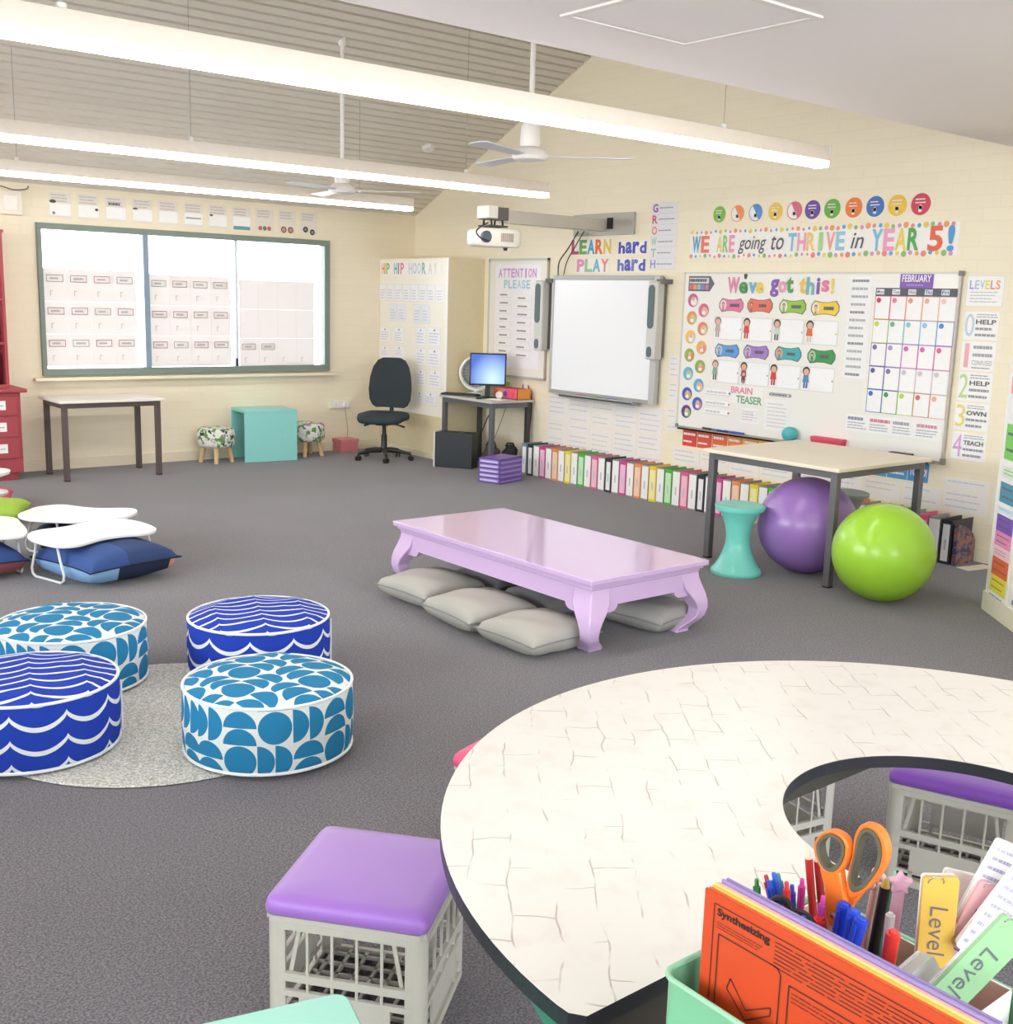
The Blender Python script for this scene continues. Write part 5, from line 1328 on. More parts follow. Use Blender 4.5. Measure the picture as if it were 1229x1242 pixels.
# coloured charts on the diagonal wall
t = thing('colour_chart', 'tall laminated chart of coloured rows on the diagonal wall at the right edge', 'chart', (0, 0, 0)); t.matrix_world = on_diag(.19, .86)
b = MB(); b.box(-.16, .14, -.83, .83, 0, .003, M('f3f4f8', .25)); b.build('backing', t)
rws = [(1.62, 1.54, 'f0a89c'), (1.36, 1.27, 'ee8f96'), (1.10, .90, '78cf5c'), (.86, .80, 'd6ecd4'), (.77, .655, '4f93b0'), (.63, .60, 'cfe2f2'), (.585, .49, '7e56bd'), (.49, .405, 'ee8fc0'), (.40, .345, 'f4c3cf'), (.34, .235, 'ea6a3c'), (.235, .135, 'efe14e')]
for z1, z0, c_ in rws:
    b = MB(); b.box(-.125, .115, z0-.86, z1-.86, .003, .004, M(c_, .35)); b.scrib(-.10, .09, z0-.86+.01, z1-.86-.01, 2, M('5f6a70' if c_ != 'efe14e' else '9a8f3c', .6), 2.2, .18); b.build('colour_row', t)
b = MB(); b.scrib(-.12, .11, -.80, -.735, 2, M('7a8796', .6), 1.2, .5); b.build('caption', t)
def d_c2(b, a, c):
    b.scrib(-a+.03, a-.03, -c+.05, c-.05, 16, M('8a8f98', .6), 1, .3)
hang('text_chart', 'tall white text chart beside the coloured one on the diagonal wall', 'chart', on_diag(.52, .86), .30, 1.62, d_c2, M('f3f3f5', .3))

# ================================================================ RIGHT SIDE SEATS AND BALLS
def exercise_ball(lab, x, y, r, c_):
    m, n_, bb = nodes('rubber_ball'); g = NG(n_); p = g.xyz()
    bb.inputs['Base Color'].default_value = lin(c_); bb.inputs['Roughness'].default_value = .3
    bb.inputs['Coat Weight'].default_value = .25; bb.inputs['Coat Roughness'].default_value = .15
    rg = g.op('SINE', g.op('MULTIPLY', p[0], 260.0)); msk = g.op('LESS_THAN', g.op('ABSOLUTE', g.op('SUBTRACT', g.op('ABSOLUTE', p[0]), .09)), .06)
    bp = n_.nodes.new('ShaderNodeBump'); bp.inputs['Strength'].default_value = .12; bp.inputs['Distance'].default_value = .003
    n_.links.new(g.op('MULTIPLY', rg, msk), bp.inputs['Height']); n_.links.new(bp.outputs[0], bb.inputs['Normal'])
    t = thing('exercise_ball', lab, 'exercise ball', (x, y, 0), R(35))
    b = MB(); b.ball((0, 0, r*.985), r, r, r*.985, m, 48, 28)
    b.build('ball', t, smooth=True, angle=80)
    b = MB(); b.lathe([(0, .0), (.011, .0), (.013, .006), (0, .008)], M(c_, .5), 14, Matrix.Translation((0, -r+.003, r)) @ Matrix.Rotation(PI/2, 4, 'X')); b.build('valve_plug', t, smooth=True)
exercise_ball('large lime green exercise ball in front of the square table', 5.87, 3.63, .298, 'a2d63a')
exercise_ball('large purple exercise ball under the square table', 6.08, 4.33, .32, '9a74bb')
def waist_stool(lab, x, y, c_, h=.455):
    m = M(c_, .3, var=.01, coat=.2)
    t = thing('hourglass_stool', lab, 'stool', (x, y, 0))
    b = MB(); pr_ = [(0, 0), (.160, 0), (.165, .012), (.160, .03), (.145, .045), (.118, .09), (.096, .14), (.082, .19), (.077, .23), (.080, .27), (.090, .32), (.108, .37), (.128, .405), (.134, .42)]
    b.lathe([(r_, z*h/.455) for r_, z in pr_], m, 40); b.build('body', t, smooth=True, angle=50)
    b = MB(); b.lathe([(0, h-.035), (.155, h-.035), (.160, h-.02), (.160, h-.005), (.150, h), (.13, h-.004), (0, h-.008)], m, 40); b.build('seat', t, smooth=True, angle=50)
waist_stool('aqua hourglass-shaped plastic stool left of the purple ball', 5.665, 4.555, '7bdccd')
waist_stool('grey-beige hourglass-shaped stool hidden behind the two balls', 6.74, 4.50, 'a39f93')

# ================================================================ FOREGROUND: HORSESHOE TABLE
t = thing('horseshoe_table', 'half-ring table with white marbled top and dark edge in the foreground', 'table', (2.035, 1.03, 0))
RO_, RI_ = 1.035, .346
def ringpoly(ro, ri, n=72, y0=0.0, rc=.03):
    P = [(ro*math.cos(PI*i/n), ro*math.sin(PI*i/n)+y0) for i in range(n+1)]
    Q = [(ri*math.cos(PI*i/n), ri*math.sin(PI*i/n)+y0) for i in range(n, -1, -1)]
    return P, Q
def ring(b, ro, ri, z0, z1, m_top, m_side, n=72, m_bot=None):
    P, Q = ringpoly(ro, ri, n)
    c = .018
    P[0] = (ro-c, 0); P.insert(1, (ro-.002, c*1.2)); P[-1] = (-ro+.002, c*1.2); P.append((-ro+c, 0))
    Q[0] = (-ri, 0); 
    k = len(P)
    # top and bottom as quads between arcs of equal count
    Q2 = list(Q); Q2.insert(1, (-ri+.0005, .002)); Q2.insert(-1, (ri-.0005, .002)); Q2 = Q2[:k] if len(Q2) >= k else Q2
    Q2r = list(reversed(Q2))
    v = [(p[0], p[1], z1) for p in P] + [(p[0], p[1], z1) for p in Q2r] + [(p[0], p[1], z0) for p in P] + [(p[0], p[1], z0) for p in Q2r]
    K = len(P)
    ft = [(i, i+1, K+i+1, K+i) for i in range(K-1)]
    fb = [(2*K+i+1, 2*K+i, 3*K+i, 3*K+i+1) for i in range(K-1)]
    fo = [(i+1, i, 2*K+i, 2*K+i+1) for i in range(K-1)]; fi = [(K+i, K+i+1, 3*K+i+1, 3*K+i) for i in range(K-1)]
    fe = [(0, K, 3*K, 2*K), (2*K-1, K-1, 3*K-1, 4*K-1)]
    b.add(v, ft, m_top); b.add(v, fb, m_bot or m_side); b.add(v, fo+fi+fe, m_side)
EDGE = M('24252b', .35)
b = MB(); ring(b, RO_, RI_, .6985, .7, marble_mat(), EDGE); top = b.build('laminate_top', t)
b = MB(); ring(b, RO_+.001, RI_-.001, .672, .6985, EDGE, EDGE, m_bot=M('4b4238', .7)); b.build('edge_band', t)
GRN = M('2f7f68', .4)
b = MB()
def rail(b, p, q, z0, z1, m, w_=.028):
    p, q = Vector(p), Vector(q); d = (q-p).normalized(); n_ = Vector((-d.y, d.x))*w_/2
    P = [(p-n_), (q-n_), (q+n_), (p+n_)]; b.prism([(v_.x, v_.y) for v_ in P], z0, z1, m)
OUT = [(-1.002, .02), (-.78, .62), (-.50, .86), (.50, .86), (.78, .62), (1.002, .02)]
for i in range(5): rail(b, OUT[i], OUT[i+1], .59, .672, GRN)
INN = [(-.41, .03), (-.40, .415), (.36, .415)]
SHADE_RAIL = M('3c382f', .6)  # shade inside the green frame, put into a dark rail colour
for i in range(2): rail(b, INN[i], INN[i+1], .60, .672, SHADE_RAIL)
rail(b, OUT[0], INN[0], .605, .672, SHADE_RAIL)
b.build('apron', t)
for x, y in ((-.53, .10), (-.25, .86), (.35, .86), (.93, .14)):
    b = MB(); b.tube([(x, y, .605), (x, y, .012)], .019, GRN, 12); b.tube([(x, y, .02), (x, y, 0)], .022, BLACK, 12); b.build('leg', t, smooth=True)

# crate stools
CRM = M('bdb8ac', .38, var=.02)
def crate_wall(b, L, h, X, m):
    """one lattice wall of a milk crate in local x (width) z (height), thickness along y"""
    a = L/2; T_ = .006
    def bx(x0, x1, z0, z1, t0=0, t1=T_): b.box(x0, x1, t0, t1, z0, z1, m, X)
    bx(-a+.03, a-.03, h-.03, h-.012, -.004, .012); bx(-a+.03, a-.03, .0, .022, -.002, .01)
    bx(-a+.03, a-.03, .155, .175, -.002, .01); bx(-a+.03, a-.03, .118, .132, -.002, .008)
    n_ = 5
    for k in range(1, n_): 
        x = -a+.04+(L-.08)*k/n_; bx(x-.003, x+.003, .132, h-.03); 
    # solid hand panel with openings either side
    bx(-a*.52, a*.52, .05, .118, 0, .005); bx(-a+.03, a-.03, .042, .052)
    for s in (-1, 1): bx(s*a*.78-.012, s*a*.78+.012, .022, .118) if False else None
    for x in (-a*.55, a*.55): bx(x-.006, x+.006, .022, .118)
    # diagonal braces behind the lattice
    for s in (-1, 1):
        P = [(s*(a*.95-.05), .17), (s*(a*.95-.04), .17), (s*(a*.62), h-.03), (s*(a*.62-.01), h-.03)]
        if s < 0: P.reverse()
        b.prism(P, .0, .004, m, X @ Matrix(((1, 0, 0, 0), (0, 0, 1, .012), (0, 1, 0, 0), (0, 0, 0, 1))))
def crate_stool(lab, x, y, rot, cush, h=.315, L=.375):
    t = thing('crate_stool', lab, 'stool', (x, y, 0), rot, 'milk crate stools around the half-ring table')
    b = MB(); a = L/2
    for k in range(4):
        Rz = Matrix.Rotation(PI/2*k, 4, 'Z')
        crate_wall(b, L, h, Rz @ Matrix.Translation((0, -a, 0)), CRM)
        # rounded corner post
        P = []
        for q in range(7):
            an = PI+PI/2*q/6; P.append((-a+.028+.030*math.cos(an), -a+.028+.030*math.sin(an)))
        P += [(-a+.045, -a+.002), (-a+.045, -a+.008)] + [(-a+.028+.022*math.cos(PI+PI/2*q/6), -a+.028+.022*math.sin(PI+PI/2*q/6)) for q in range(6, -1, -1)] + [(-a+.008, -a+.045), (-a+.002, -a+.045)]
        b.prism(P, 0, h, CRM, Rz)
    # base grid
    for k in range(8):
        u = -a+.03+(L-.06)*k/7; b.box(u-.004, u+.004, -a+.01, a-.01, .01, .018, CRM); b.box(-a+.01, a-.01, u-.004, u+.004, .01, .018, CRM)
    # top rim
    for k in range(4): b.box(-a+.01, a-.01, -a-.002, -a+.012, h-.014, h, CRM, Matrix.Rotation(PI/2*k, 4, 'Z'))
    b.build('crate', t, smooth=True, angle=30)
    # padded lid
    v = []; f = []; n_ = 40; c = a+.005
    lay = [(h, 1.0, .97), (h+.003, 1.0, 1.0), (h+.018, 1.0, 1.01), (h+.032, 1.0, .995), (h+.040, 1.0, .955), (h+.046, .8, .82), (h+.049, .5, .45)]
    for z, _, s in lay:
        for i in range(n_):
            an = 2*PI*i/n_; co, si = math.cos(an), math.sin(an)
            e = .11 if s > .9 else .22
            v.append((c*s*math.copysign(abs(co)**e, co), c*s*math.copysign(abs(si)**e, si), z))
    v.append((0, 0, h+.050))
    for j in range(len(lay)-1):
        for i in range(n_): f.append((j*n_+i, j*n_+(i+1) % n_, (j+1)*n_+(i+1) % n_, (j+1)*n_+i))
    for i in range(n_): f.append(((len(lay)-1)*n_+i, (len(lay)-1)*n_+(i+1) % n_, len(v)-1))
    f.append(tuple(reversed(range(n_))))
    b = MB(); b.add(v, f, cush); b.build('cushion', t, smooth=True, angle=80)
    return t
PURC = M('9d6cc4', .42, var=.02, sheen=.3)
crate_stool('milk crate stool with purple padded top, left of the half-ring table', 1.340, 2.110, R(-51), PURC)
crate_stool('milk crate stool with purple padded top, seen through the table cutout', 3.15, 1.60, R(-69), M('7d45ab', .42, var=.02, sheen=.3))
crate_stool('milk crate stool mostly hidden by the far side of the half-ring table', 2.70, 2.06, R(-11), PURC)
crate_stool('milk crate stool with a pink padded top peeking out beyond the half-ring table', 2.145, 2.435, R(18), M('e0567f', .45, var=.02))

# mint table at the bottom edge
MINT2 = M('9cd6c5', .4, var=.01)
t = thing('waterfall_table', 'pale mint small table at the bottom edge, in front of the purple crate stool', 'table', (.62, 1.365, 0), R(-15))
def rrect(a, c, r, n=6):
    P = []
    for cx_, cy_, s in ((a-r, c-r, 0), (-a+r, c-r, 90), (-a+r, -c+r, 180), (a-r, -c+r, 270)):
        for k in range(n+1): an = R(s+90*k/n); P.append((cx_+r*math.cos(an), cy_+r*math.sin(an)))
    return P
b = MB(); b.prism(rrect(.24, .21, .028), .505, .53, MINT2); b.build('tabletop', t, bevel=.004)
for s in (-1, 1):
    b = MB(); b.box(s*.225-.012, s*.225+.012, -.18, .18, 0, .505, MINT2); b.build('side_panel', t, bevel=.003)

# small table that carries the caddy
t = thing('side_table', 'small white table under the mint desk caddy, just below the picture', 'table', (1.06, .62, 0))
b = MB(); b.box(-.24, .225, -.26, .23, .715, .74, M('ece8e0', .4)); b.build('tabletop', t, bevel=.004)
for sx in (-.21, .195):
    for sy in (-.23, .2):
        b = MB(); b.tube([(sx, sy, .715), (sx, sy, 0)], .015, GRY, 10); b.build('leg', t, smooth=True)

# caddy and stationery
CAD = M('78b48c', .35, var=.01); CADL = M('93c8a5', .35, var=.01)
t = thing('desk_caddy', 'mint green open caddy full of stationery at the bottom right', 'caddy', (1.103, .6255, .74))
a, c, h = .157, .2055, .16
b = MB(); P = rrect(a, c, .02, 5); Pi = rrect(a-.004, c-.004, .017, 5); n_ = len(P)
v = [(p[0], p[1], 0) for p in P]+[(p[0], p[1], h) for p in P]+[(p[0], p[1], h) for p in Pi]+[(p[0], p[1], .004) for p in Pi]
f = []
for k in range(3):
    for i in range(n_): f.append((k*n_+i, k*n_+(i+1) % n_, (k+1)*n_+(i+1) % n_, (k+1)*n_+i))
f.append(tuple(reversed(range(n_)))); f.append(tuple(range(3*n_, 4*n_)))
b.add(v, f, CAD); b.build('tray', t, smooth=True, angle=30)
b = MB(); b.tube([(p[0]*1.006, p[1]*1.006, h) for p in P], .0035, CADL, 8, closed=True); b.build('rim', t, smooth=True)
def card_box(lab, x0, x1, y0, y1, z1, inner):
    t = thing('card_box', lab, 'box', ((x0+x1)/2, (y0+y1)/2, .745))
    a, c, h = (x1-x0)/2, (y1-y0)/2, z1-.745
    b = MB(); W_ = M('f0ede6', .5)
    b.box(-a, a, -c, c, 0, .002, W_)
    for q in ((-a, a, -c, -c+.002), (-a, a, c-.002, c), (-a, -a+.002, -c, c), (a-.002, a, -c, c)): b.box(q[0], q[1], q[2], q[3], 0, h, W_)
    i_ = M(inner, .6)
    for q in ((-a+.002, a-.002, c-.0025, c-.002), (a-.0025, a-.002, -c+.002, c-.002)): b.box(q[0], q[1], q[2], q[3], .002, h-.001, i_)
    b.build('box', t)
    return t
card_box('white card box with brown inside holding the pens, in the caddy', 1.045, 1.245, .655, .815, .908, 'c9a992')
card_box('white card box holding the level tags, in the caddy', 1.045, 1.245, .545, .652, .912, 'cfae9f')
# hanging sheets standing in the caddy
def sheet(lab, x, c_, ztop, ylo, yhi, draw=None):
    b = MB(); a, cc = (yhi-ylo)/2, (ztop-.746)/2
    b.box(-a, a, -cc, cc, -.0034, .0, M(c_, .55))
    if draw: draw(b, a, cc)
    o = b.build('study_card'); o.matrix_world = frame((x, (ylo+yhi)/2), (0, -1, 0), (ztop+.746)/2); tag(o, lab, 'card', 'coloured study cards in the caddy')
INK2 = M('51241a', .6)
def d_syn(b, a, cc):
    yc = .625; zc = (1.016+.746)/2     # world -> local: u = yc-y, v = z-zc
    U = lambda y, z: (yc-y, z-zc)
    def ln(pts, w_=.0009, closed=False):
        P = [U(*p) for p in pts]
        if closed: P.append(P[0])
        for p, q in zip(P[:-1], P[1:]):
            d = Vector((q[0]-p[0], q[1]-p[1])).normalized(); n_ = Vector((-d.y, d.x))*w_
            b.poly([(p[0]-n_.x, p[1]-n_.y), (q[0]-n_.x, q[1]-n_.y), (q[0]+n_.x, q[1]+n_.y), (p[0]+n_.x, p[1]+n_.y)], INK2, -1.6)
    ln([(.784, .76), (.784, 1.004), (.46, 1.004)], .0007)
    x0, _ = U(.779, 0); x1, _ = U(.702, 0); b.text('Synthesizing', x0, x1, .988-zc, 1.001-zc, M('2b1512', .6), -1.6, .035)
    x0, _ = U(.695, 0); x1, _ = U(.462, 0); b.scrib(x0, x1, .965-zc, 1.0-zc, 7, INK2, -1.6, .28)
    b.scrib(-(.779-yc), -(.70-yc), .974-zc, .984-zc, 3, INK2, -1.6, .25)
    ln([(.775, .78), (.775, .968), (.690, .968), (.684, .962), (.684, .78)]); ln([(.672, .78), (.672, .955), (.575, .955), (.568, .949), (.568, .78)])
    b.scrib(-(.735-yc), -(.69-yc), .945-zc, .96-zc, 2, INK2, -1.6, .22) if False else None
    b.scrib(-(.668-yc), -(.58-yc), .935-zc, .95-zc, 3, INK2, -1.6, .22)
    ln([(.753, .921), (.7285, .893), (.694, .915), (.694, .905), (.7285, .880), (.758, .906)], .0009, True)
    b.scrib(-(.56-yc), -(.47-yc), .90-zc, .955-zc, 7, INK2, -1.6, .22)
sheet('orange Synthesizing study card facing the camera in the caddy', .979, 'c84416', 1.016, .450, .800, d_syn)
for k, (x, c_, zt, yl, yh, nm) in enumerate(((.983, 'df5a22', 1.0165, .447, .798, 'plain orange'), (.987, 'e6b552', 1.0185, .449, .797, 'yellow'), (.991, 'e3cd80', 1.020, .446, .7965, 'pale yellow'), (.995, 'e9a9b8', 1.020, .45, .795, 'pink'), (1.000, '9a87b8', 1.0235, .447, .793, 'lilac'), (1.0045, '8c7aae', 1.0245, .447, .790, 'purple'))):
    sheet('%s study card behind the orange Synthesizing one in the caddy' % nm, x, c_, zt, yl, yh)
def stick(name, lab, cat, top_, low, r, c_, tipc=None, zb=.752, group='pens and pencils in the caddy', tip=.012, cap=None):
    p = Vector(top_); q = Vector(low); d = (q-p).normalized(); k = (p.z-zb)/max(1e-6, -d.z); e = p+d*k
    e.x = min(max(e.x, 1.058), 1.235); e.y = min(max(e.y, .555 if p.y < .645 else .666), .806 if p.y > .645 else .642)
    t = thing(name, lab, cat, tuple(e), 0, group); L_ = p-e; dn = L_.normalized(); n_ = 10
    b = MB(); b.tube([(0, 0, 0), L_*.5, L_-dn*tip], r, M(c_, .35), n_); b.build('barrel', t, smooth=True, angle=50)
    b = MB(); b.tube([L_-dn*tip, L_-dn*tip*.3, L_], [r*.9, r*.55, r*.25] if tipc else [r*.6, r*.6, r*.5], M(tipc or c_, .4), n_); b.build('tip', t, smooth=True)
    if cap:
        b = MB(); b.tube([L_-dn*.045+Vector((-r*1.2, 0, 0)), L_-dn*.008+Vector((-r*1.2, 0, 0))], r*.28, M(c_, .35), 6); b.build('clip', t, smooth=True)
    return t, L_, dn
X1 = 1.085
for nm, a_, b_, c_ in (('green', (.806, .981), (.802, .953), '4a9a55'), ('raspberry', (.792, .983), (.780, .955), 'c8405f'), ('blue', (.788, .997), (.773, .960), '2b56cf'), ('second blue', (.781, 1.001), (.768, .965), '3467d8'), ('teal blue', (.774, .993), (.764, .965), '3a86a8'), ('red', (.761, 1.007), (.757, .975), 'e0403f'), ('violet-blue', (.752, .997), (.749, .968), '4648c0'), ('bright pink', (.737, 1.002), (.736, .965), 'ec4fae')):
    X1 = {1.085: 1.100, 1.100: 1.115, 1.115: 1.085}[X1]
    stick('pen', '%s click pen standing in the caddy behind the coloured cards' % nm, 'pen', (X1, a_[0]+(X1-1.085)*.75, a_[1]), (X1, b_[0]+(X1-1.085)*.75, b_[1]), .0048, c_, tip=.010, cap=True)
stick('pencil', 'red pencil with pale sharpened tip, left of the scissors', 'pencil', (1.14, .772, 1.031), (1.14, .757, .95), .0052, 'c5302c', 'ecd3b8', tip=.014)
stick('pencil', 'darker red pencil with pale tip, touching the scissors', 'pencil', (1.15, .7655, 1.027), (1.15, .752, .96), .0052, 'a82a2a', 'ecd3b8', tip=.014)
stick('pen', 'magenta click pen in front of the scissor handles', 'pen', (1.09, .711, 1.009), (1.09, .713, .98), .0048, 'e055b0', tip=.012, cap=True)
stick('marker_pen', 'thick blue marker cap nearest the scissors', 'marker', (1.10, .688, 1.008), (1.10, .692, .965), .0085, '2549c9', tip=.003, cap=True)
stick('marker_pen', 'thick blue marker cap, middle of the three right of the scissors', 'marker', (1.09, .668, 1.012), (1.09, .671, .97), .0078, '2d55d6', tip=.003, cap=True)
stick('marker_pen', 'thick blue marker cap furthest right of the three', 'marker', (1.075, .648, 1.016), (1.075, .658, .97), .0082, '2347c2', tip=.003, cap=True)
stick('marker_pen', 'red marker pen pointing up beside the white dotted pencil', 'marker', (1.10, .622, 1.004), (1.10, .638, .955), .0085, 'e63a32', tip=.004)
stick('pen', 'short red pen below the scissor pivot', 'pen', (1.085, .709, .985), (1.085, .713, .94), .0075, 'e2362c', tip=.004)  # red stick added for the shaded orange of the scissor handle
stick('pen', 'short blue pen below the scissor pivot', 'pen', (1.07, .722, .985), (1.07, .722, .94), .005, '3558d8', tip=.004)
stick('pencil', 'black pencil with white spots and gold end among the novelty pencils', 'pencil', (1.20, .695, 1.004), (1.20, .704, .90), .0068, '1f1f22', 'd9b860', tip=.012)
stick('pencil', 'green novelty pencil with a pointed leaf top', 'pencil', (1.21, .691, 1.013), (1.21, .699, .91), .0056, '6fb98c', 'a6e0b4', tip=.016)
stick('pencil', 'white dotted pencil beside the red marker', 'pencil', (1.17, .668, .98), (1.17, .668, .90), .0060, 'eeebea', tip=.003)
_, L_, dn = stick('pencil', 'pink novelty pencil with a star-shaped rubber top', 'pencil', (1.19, .671, 1.006), (1.19, .676, .92), .0075, 'e8b4cb', tip=.004)
b = MB(); S_ = []
for k in range(10): rr_ = .017 if k % 2 == 0 else .009; S_.append((rr_*math.cos(2*PI*k/10+.3), rr_*math.sin(2*PI*k/10+.3)))
b.prism(S_, -.006, .006, M('ecbad2', .5)); o = b.build('rubber_top', _, bevel=.003); o.matrix_local = Matrix.Translation(L_+dn*.006) @ frame((0, 0), (.77, -.64, 0), 0)
t2, L_, dn = stick('pencil', 'pink novelty pencil with a curly flower top, left of the black one', 'pencil', (1.215, .7165, .985), (1.215, .724, .90), .0062, 'eab9ac', tip=.004)
b = MB()
for k in range(5): b.ball((.009*math.cos(2*PI*k/5), .004*(k % 2), .009*math.sin(2*PI*k/5)), .007, .006, .007, M('efc0bc', .5), 10, 6)
o = b.build('rubber_top', t2, smooth=True); o.location = L_+dn*.002
# black-handled second scissors
def loop_solid(b, O_, I_, x, th, m):
    n_ = len(O_); v = [(x-th/2, *p) for p in O_]+[(x-th/2, *p) for p in I_]+[(x+th/2, *p) for p in O_]+[(x+th/2, *p) for p in I_]; f = []
    for i in range(n_):
        j = (i+1) % n_
        f += [(i, j, n_+j, n_+i), (2*n_+j, 2*n_+i, 3*n_+i, 3*n_+j), (j, i, 2*n_+i, 2*n_+j), (n_+i, n_+j, 3*n_+j, 3*n_+i)]
    b.add(v, f, m)
def spl(P, k=4): return smooth_closed(P, k)
RO2 = [(.687, 1.106), (.672, 1.106), (.661, 1.096), (.657, 1.08), (.659, 1.062), (.668, 1.042), (.682, 1.02), (.698, 1.005), (.705, 1.018), (.704, 1.038), (.701, 1.061), (.7, 1.084), (.695, 1.099)]
RI2 = [(.684, 1.098), (.677, 1.098), (.67, 1.091), (.666, 1.076), (.668, 1.06), (.674, 1.045), (.683, 1.029), (.693, 1.022), (.699, 1.028), (.699, 1.042), (.696, 1.061), (.694, 1.080), (.690, 1.092)]
LO2 = [(.725, 1.084), (.712, 1.083), (.704, 1.076), (.702, 1.063), (.705, 1.047), (.713, 1.033), (.722, 1.027), (.733, 1.027), (.742, 1.035), (.748, 1.046), (.749, 1.058), (.743, 1.071), (.735, 1.079)]
LI2 = [(.725, 1.077), (.716, 1.076), (.71, 1.071), (.709, 1.061), (.712, 1.05), (.717, 1.041), (.723, 1.035), (.731, 1.035), (.737, 1.041), (.741, 1.05), (.742, 1.059), (.737, 1.068), (.731, 1.074)]
OR = M('ee7a2b', .35); GI = M('5f5b48', .6)
sc = thing('scissors', 'orange-handled scissors standing handles-up in the caddy', 'scissors', (1.12, .7045, .80))
off = Matrix.Translation((-1.12, -.71, -.80))
def shrink(P, I, f_): return [(p[0]*(1-f_)+q[0]*f_, p[1]*(1-f_)+q[1]*f_) for p, q in zip(P, I)]
for nm, O_, I_, x in (('right_handle', RO2, RI2, 1.124), ('left_handle', LO2, LI2, 1.116)):
    Os, Is = spl(O_), spl(I_)
    b = MB(); loop_solid(b, Os, shrink(Os, Is, .62), x, .013, OR)
    if nm == 'right_handle': b.add([(x+s*.005, *p) for s in (-1, 1) for p in [(.706, 1.020), (.684, 1.018), (.696, .995), (.700, .978), (.712, .990)]], [(0, 1, 2, 3, 4), (9, 8, 7, 6, 5)] + [(i, 5+i, 5+(i+1) % 5, (i+1) % 5) for i in range(5)], OR)
    else:
        P = [(.739, 1.030), (.722, 1.029), (.710, 1.037), (.707, 1.022), (.700, 1.002), (.699, .980), (.706, .962), (.718, .962), (.725, .972), (.730, 1.007)]; n_ = len(P)
        b.add([(x+s*.006, *p) for s in (-1, 1) for p in P], [tuple(range(n_)), tuple(reversed(range(n_, 2*n_)))] + [(i, n_+i, n_+(i+1) % n_, (i+1) % n_) for i in range(n_)], OR)
    b.v = [tuple(off @ Vector(p)) for p in b.v]; hd = b.build(nm, sc, smooth=True, bevel=.0025, angle=40)
    b = MB(); loop_solid(b, shrink(Os, Is, .60), shrink(Os, Is, 1.12), x, .0145, GI); b.v = [tuple(off @ Vector(p)) for p in b.v]; b.build('grip_lining', hd, smooth=True)
STL = M('c9ccd0', .25, metal=.9)
for s, x in ((-1, 1.119), (1, 1.1215)):
    b = MB(); P = [(.709+s*.007, .965), (.709-s*.004, .965), (.7105, .80), (.7125, .80)]; n_ = 4
    b.add([(x+q*.001, *p) for q in (-1, 1) for p in P], [tuple(range(n_)), tuple(reversed(range(n_, 2*n_)))] + [(i, n_+i, n_+(i+1) % n_, (i+1) % n_) for i in range(n_)], STL); b.v = [tuple(off @ Vector(p)) for p in b.v]; b.build('blade', sc)
b = MB(); b.lathe([(0, 0), (.0042, 0), (.0036, .002), (0, .0025)], STL, 16, off @ Matrix.Translation((1.109, .713, .979)) @ Matrix.Rotation(-PI/2, 4, 'Y')); b.build('pivot_screw', sc, smooth=True)
sc = thing('scissors', 'black-handled scissors below the orange pair in the caddy', 'scissors', (1.075, .735, .80))
b = MB()
for yy, zz, rr_ in ((.757, .968, .017), (.727, .962, .018)):
    b.tube([(-.0, yy-.735+rr_*math.cos(2*PI*k/20), zz-.80+rr_*1.2*math.sin(2*PI*k/20)) for k in range(20)], .0048, BLACK, 8, closed=True)
b.tube([(0, .015, .145), (0, .004, .115)], .006, BLACK, 8); b.tube([(0, -.004, .14), (0, .004, .115)], .006, BLACK, 8); b.build('handles', sc, smooth=True)
b = MB(); b.box(-.001, .001, .000, .010, 0, .12, STL); b.build('blade', sc)
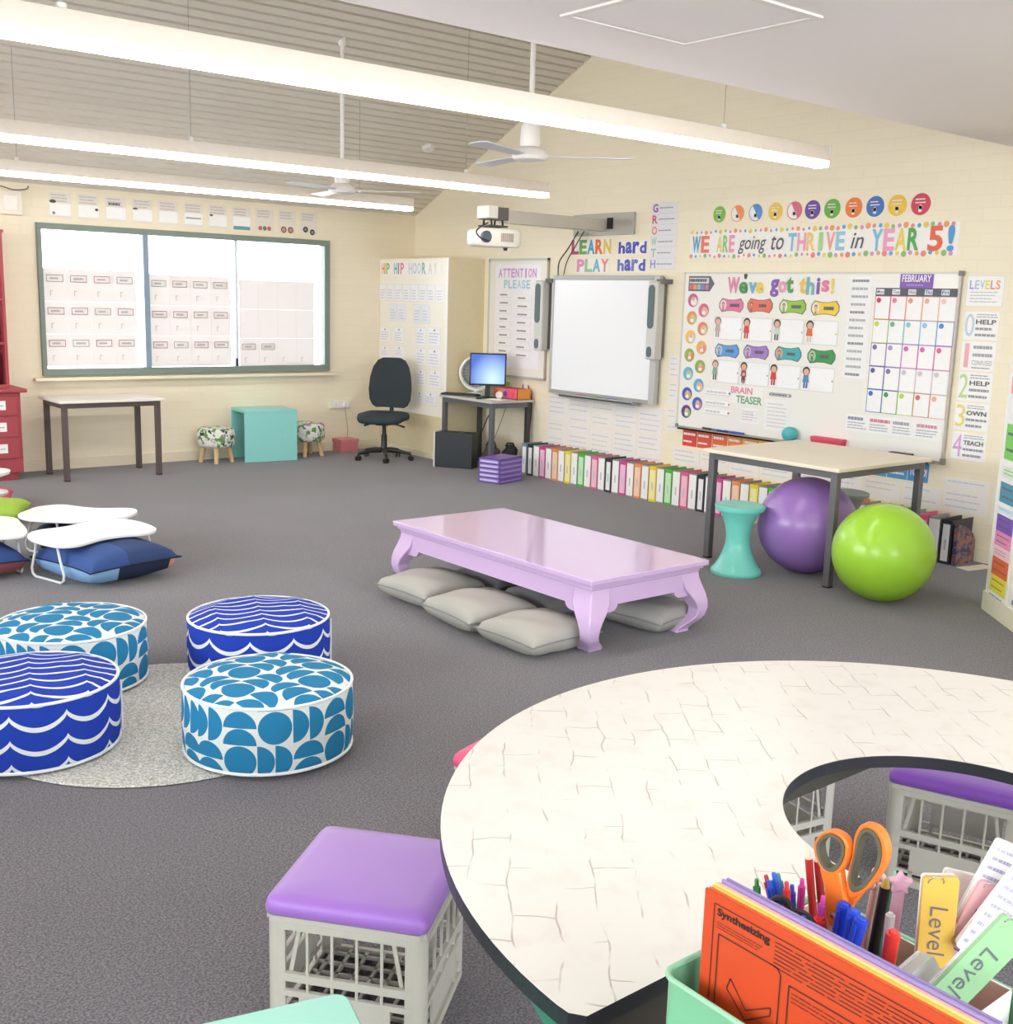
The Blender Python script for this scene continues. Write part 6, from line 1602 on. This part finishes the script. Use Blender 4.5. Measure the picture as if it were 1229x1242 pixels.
# ringed tags and cards
def slab(name, lab, cat, pos, w_, l, th, ang, c_, text=None, tc_=INK, lean=0, yaw_=0, lines=False, ringm=True, group=None):
    F = frame((pos[0], pos[1]), (.77, -.64, 0), pos[2]) @ Matrix.Rotation(yaw_, 4, 'Y') @ Matrix.Rotation(-ang, 4, 'Z') @ Matrix.Rotation(lean, 4, 'X')
    t = thing(name, lab, cat, (0, 0, 0), 0, group); t.matrix_world = F
    b = MB(); b.prism(rrect(w_/2, l/2, .005, 4), -th, 0, M(c_, .4)); 
    for k in range(3): b.prism(rrect(w_/2-.001, l/2-.001, .004, 4), -th-.0022*(k+1), -th-.0022*(k+1)+.0012, PAPER)
    b.build('cards', t)
    if text:
        b = MB(); Xt = Matrix.Rotation(-PI/2, 4, 'Z'); z = .0006
        g_, f_, (a0, a1, b0, b1) = text_geo(text, -.005, .15)
        L2 = l*.62; s = L2/(a1-a0); s2 = w_*.50/(b1-b0)
        b.add([((v_.x-(a0+a1)/2)*s, (v_.y-(b0+b1)/2)*s2, z) for v_ in g_], f_, tc_, Matrix.Translation((0, -l*.08, 0)) @ Xt); b.build('lettering', t)
    if lines:
        b = MB(); b.scrib(-w_/2+.004, w_/2-.004, -l/2+.006, l/2-.006, 9, M('a9a6bd', .6), -2.0, .35); b.build('lettering', t)
    if ringm:
        b = MB(); b.tube([(.009*math.cos(2*PI*k/18)-w_*.15, l/2-.006+.009*math.sin(2*PI*k/18)*.9, .003*math.sin(2*PI*k/18)) for k in range(18)], .0009, M('d9d9dc', .2, metal=.9), 6, closed=True); b.build('ring', t, smooth=True)
    return t
gt = 'ringed level tags in the caddy'
slab('level_tag', 'yellow ringed tag reading Level, leftmost of the tags in the caddy', 'tag', (1.17, .607, .986), .042, .135, .006, R(-1), 'd9ae50', 'Level 1', group=gt)
slab('level_tag', 'pink ringed tag reading Level between the yellow and green tags', 'tag', (1.205, .582, .982), .045, .13, .005, R(22), 'd9a4a6', 'Level 2', group=gt)
slab('level_tag', 'green ringed tag reading Level leaning over the box corner', 'tag', (1.10, .527, .998), .041, .15, .007, R(37), '93c08e', 'Level A', group=gt)
slab('level_tag', 'clear pinkish tag behind the yellow and pink tags', 'tag', (1.22, .615, .990), .05, .10, .003, R(12), 'e2cdc9', group=gt, ringm=False)
slab('word_cards', 'grey-edged block of white cards lying across the front of the tags', 'cards', (1.075, .575, .966), .034, .075, .016, R(62), 'b9bdb5', group=None, ringm=False, lean=R(-25))
slab('word_cards', 'white printed cards standing at the back of the caddy, left one', 'cards', (1.225, .575, 1.035), .045, .12, .002, R(22), 'f1ece9', lines=True, ringm=False)
slab('word_cards', 'white printed cards standing at the back of the caddy, right one', 'cards', (1.215, .553, 1.02), .045, .13, .002, R(30), 'efeaea', lines=True, ringm=False)
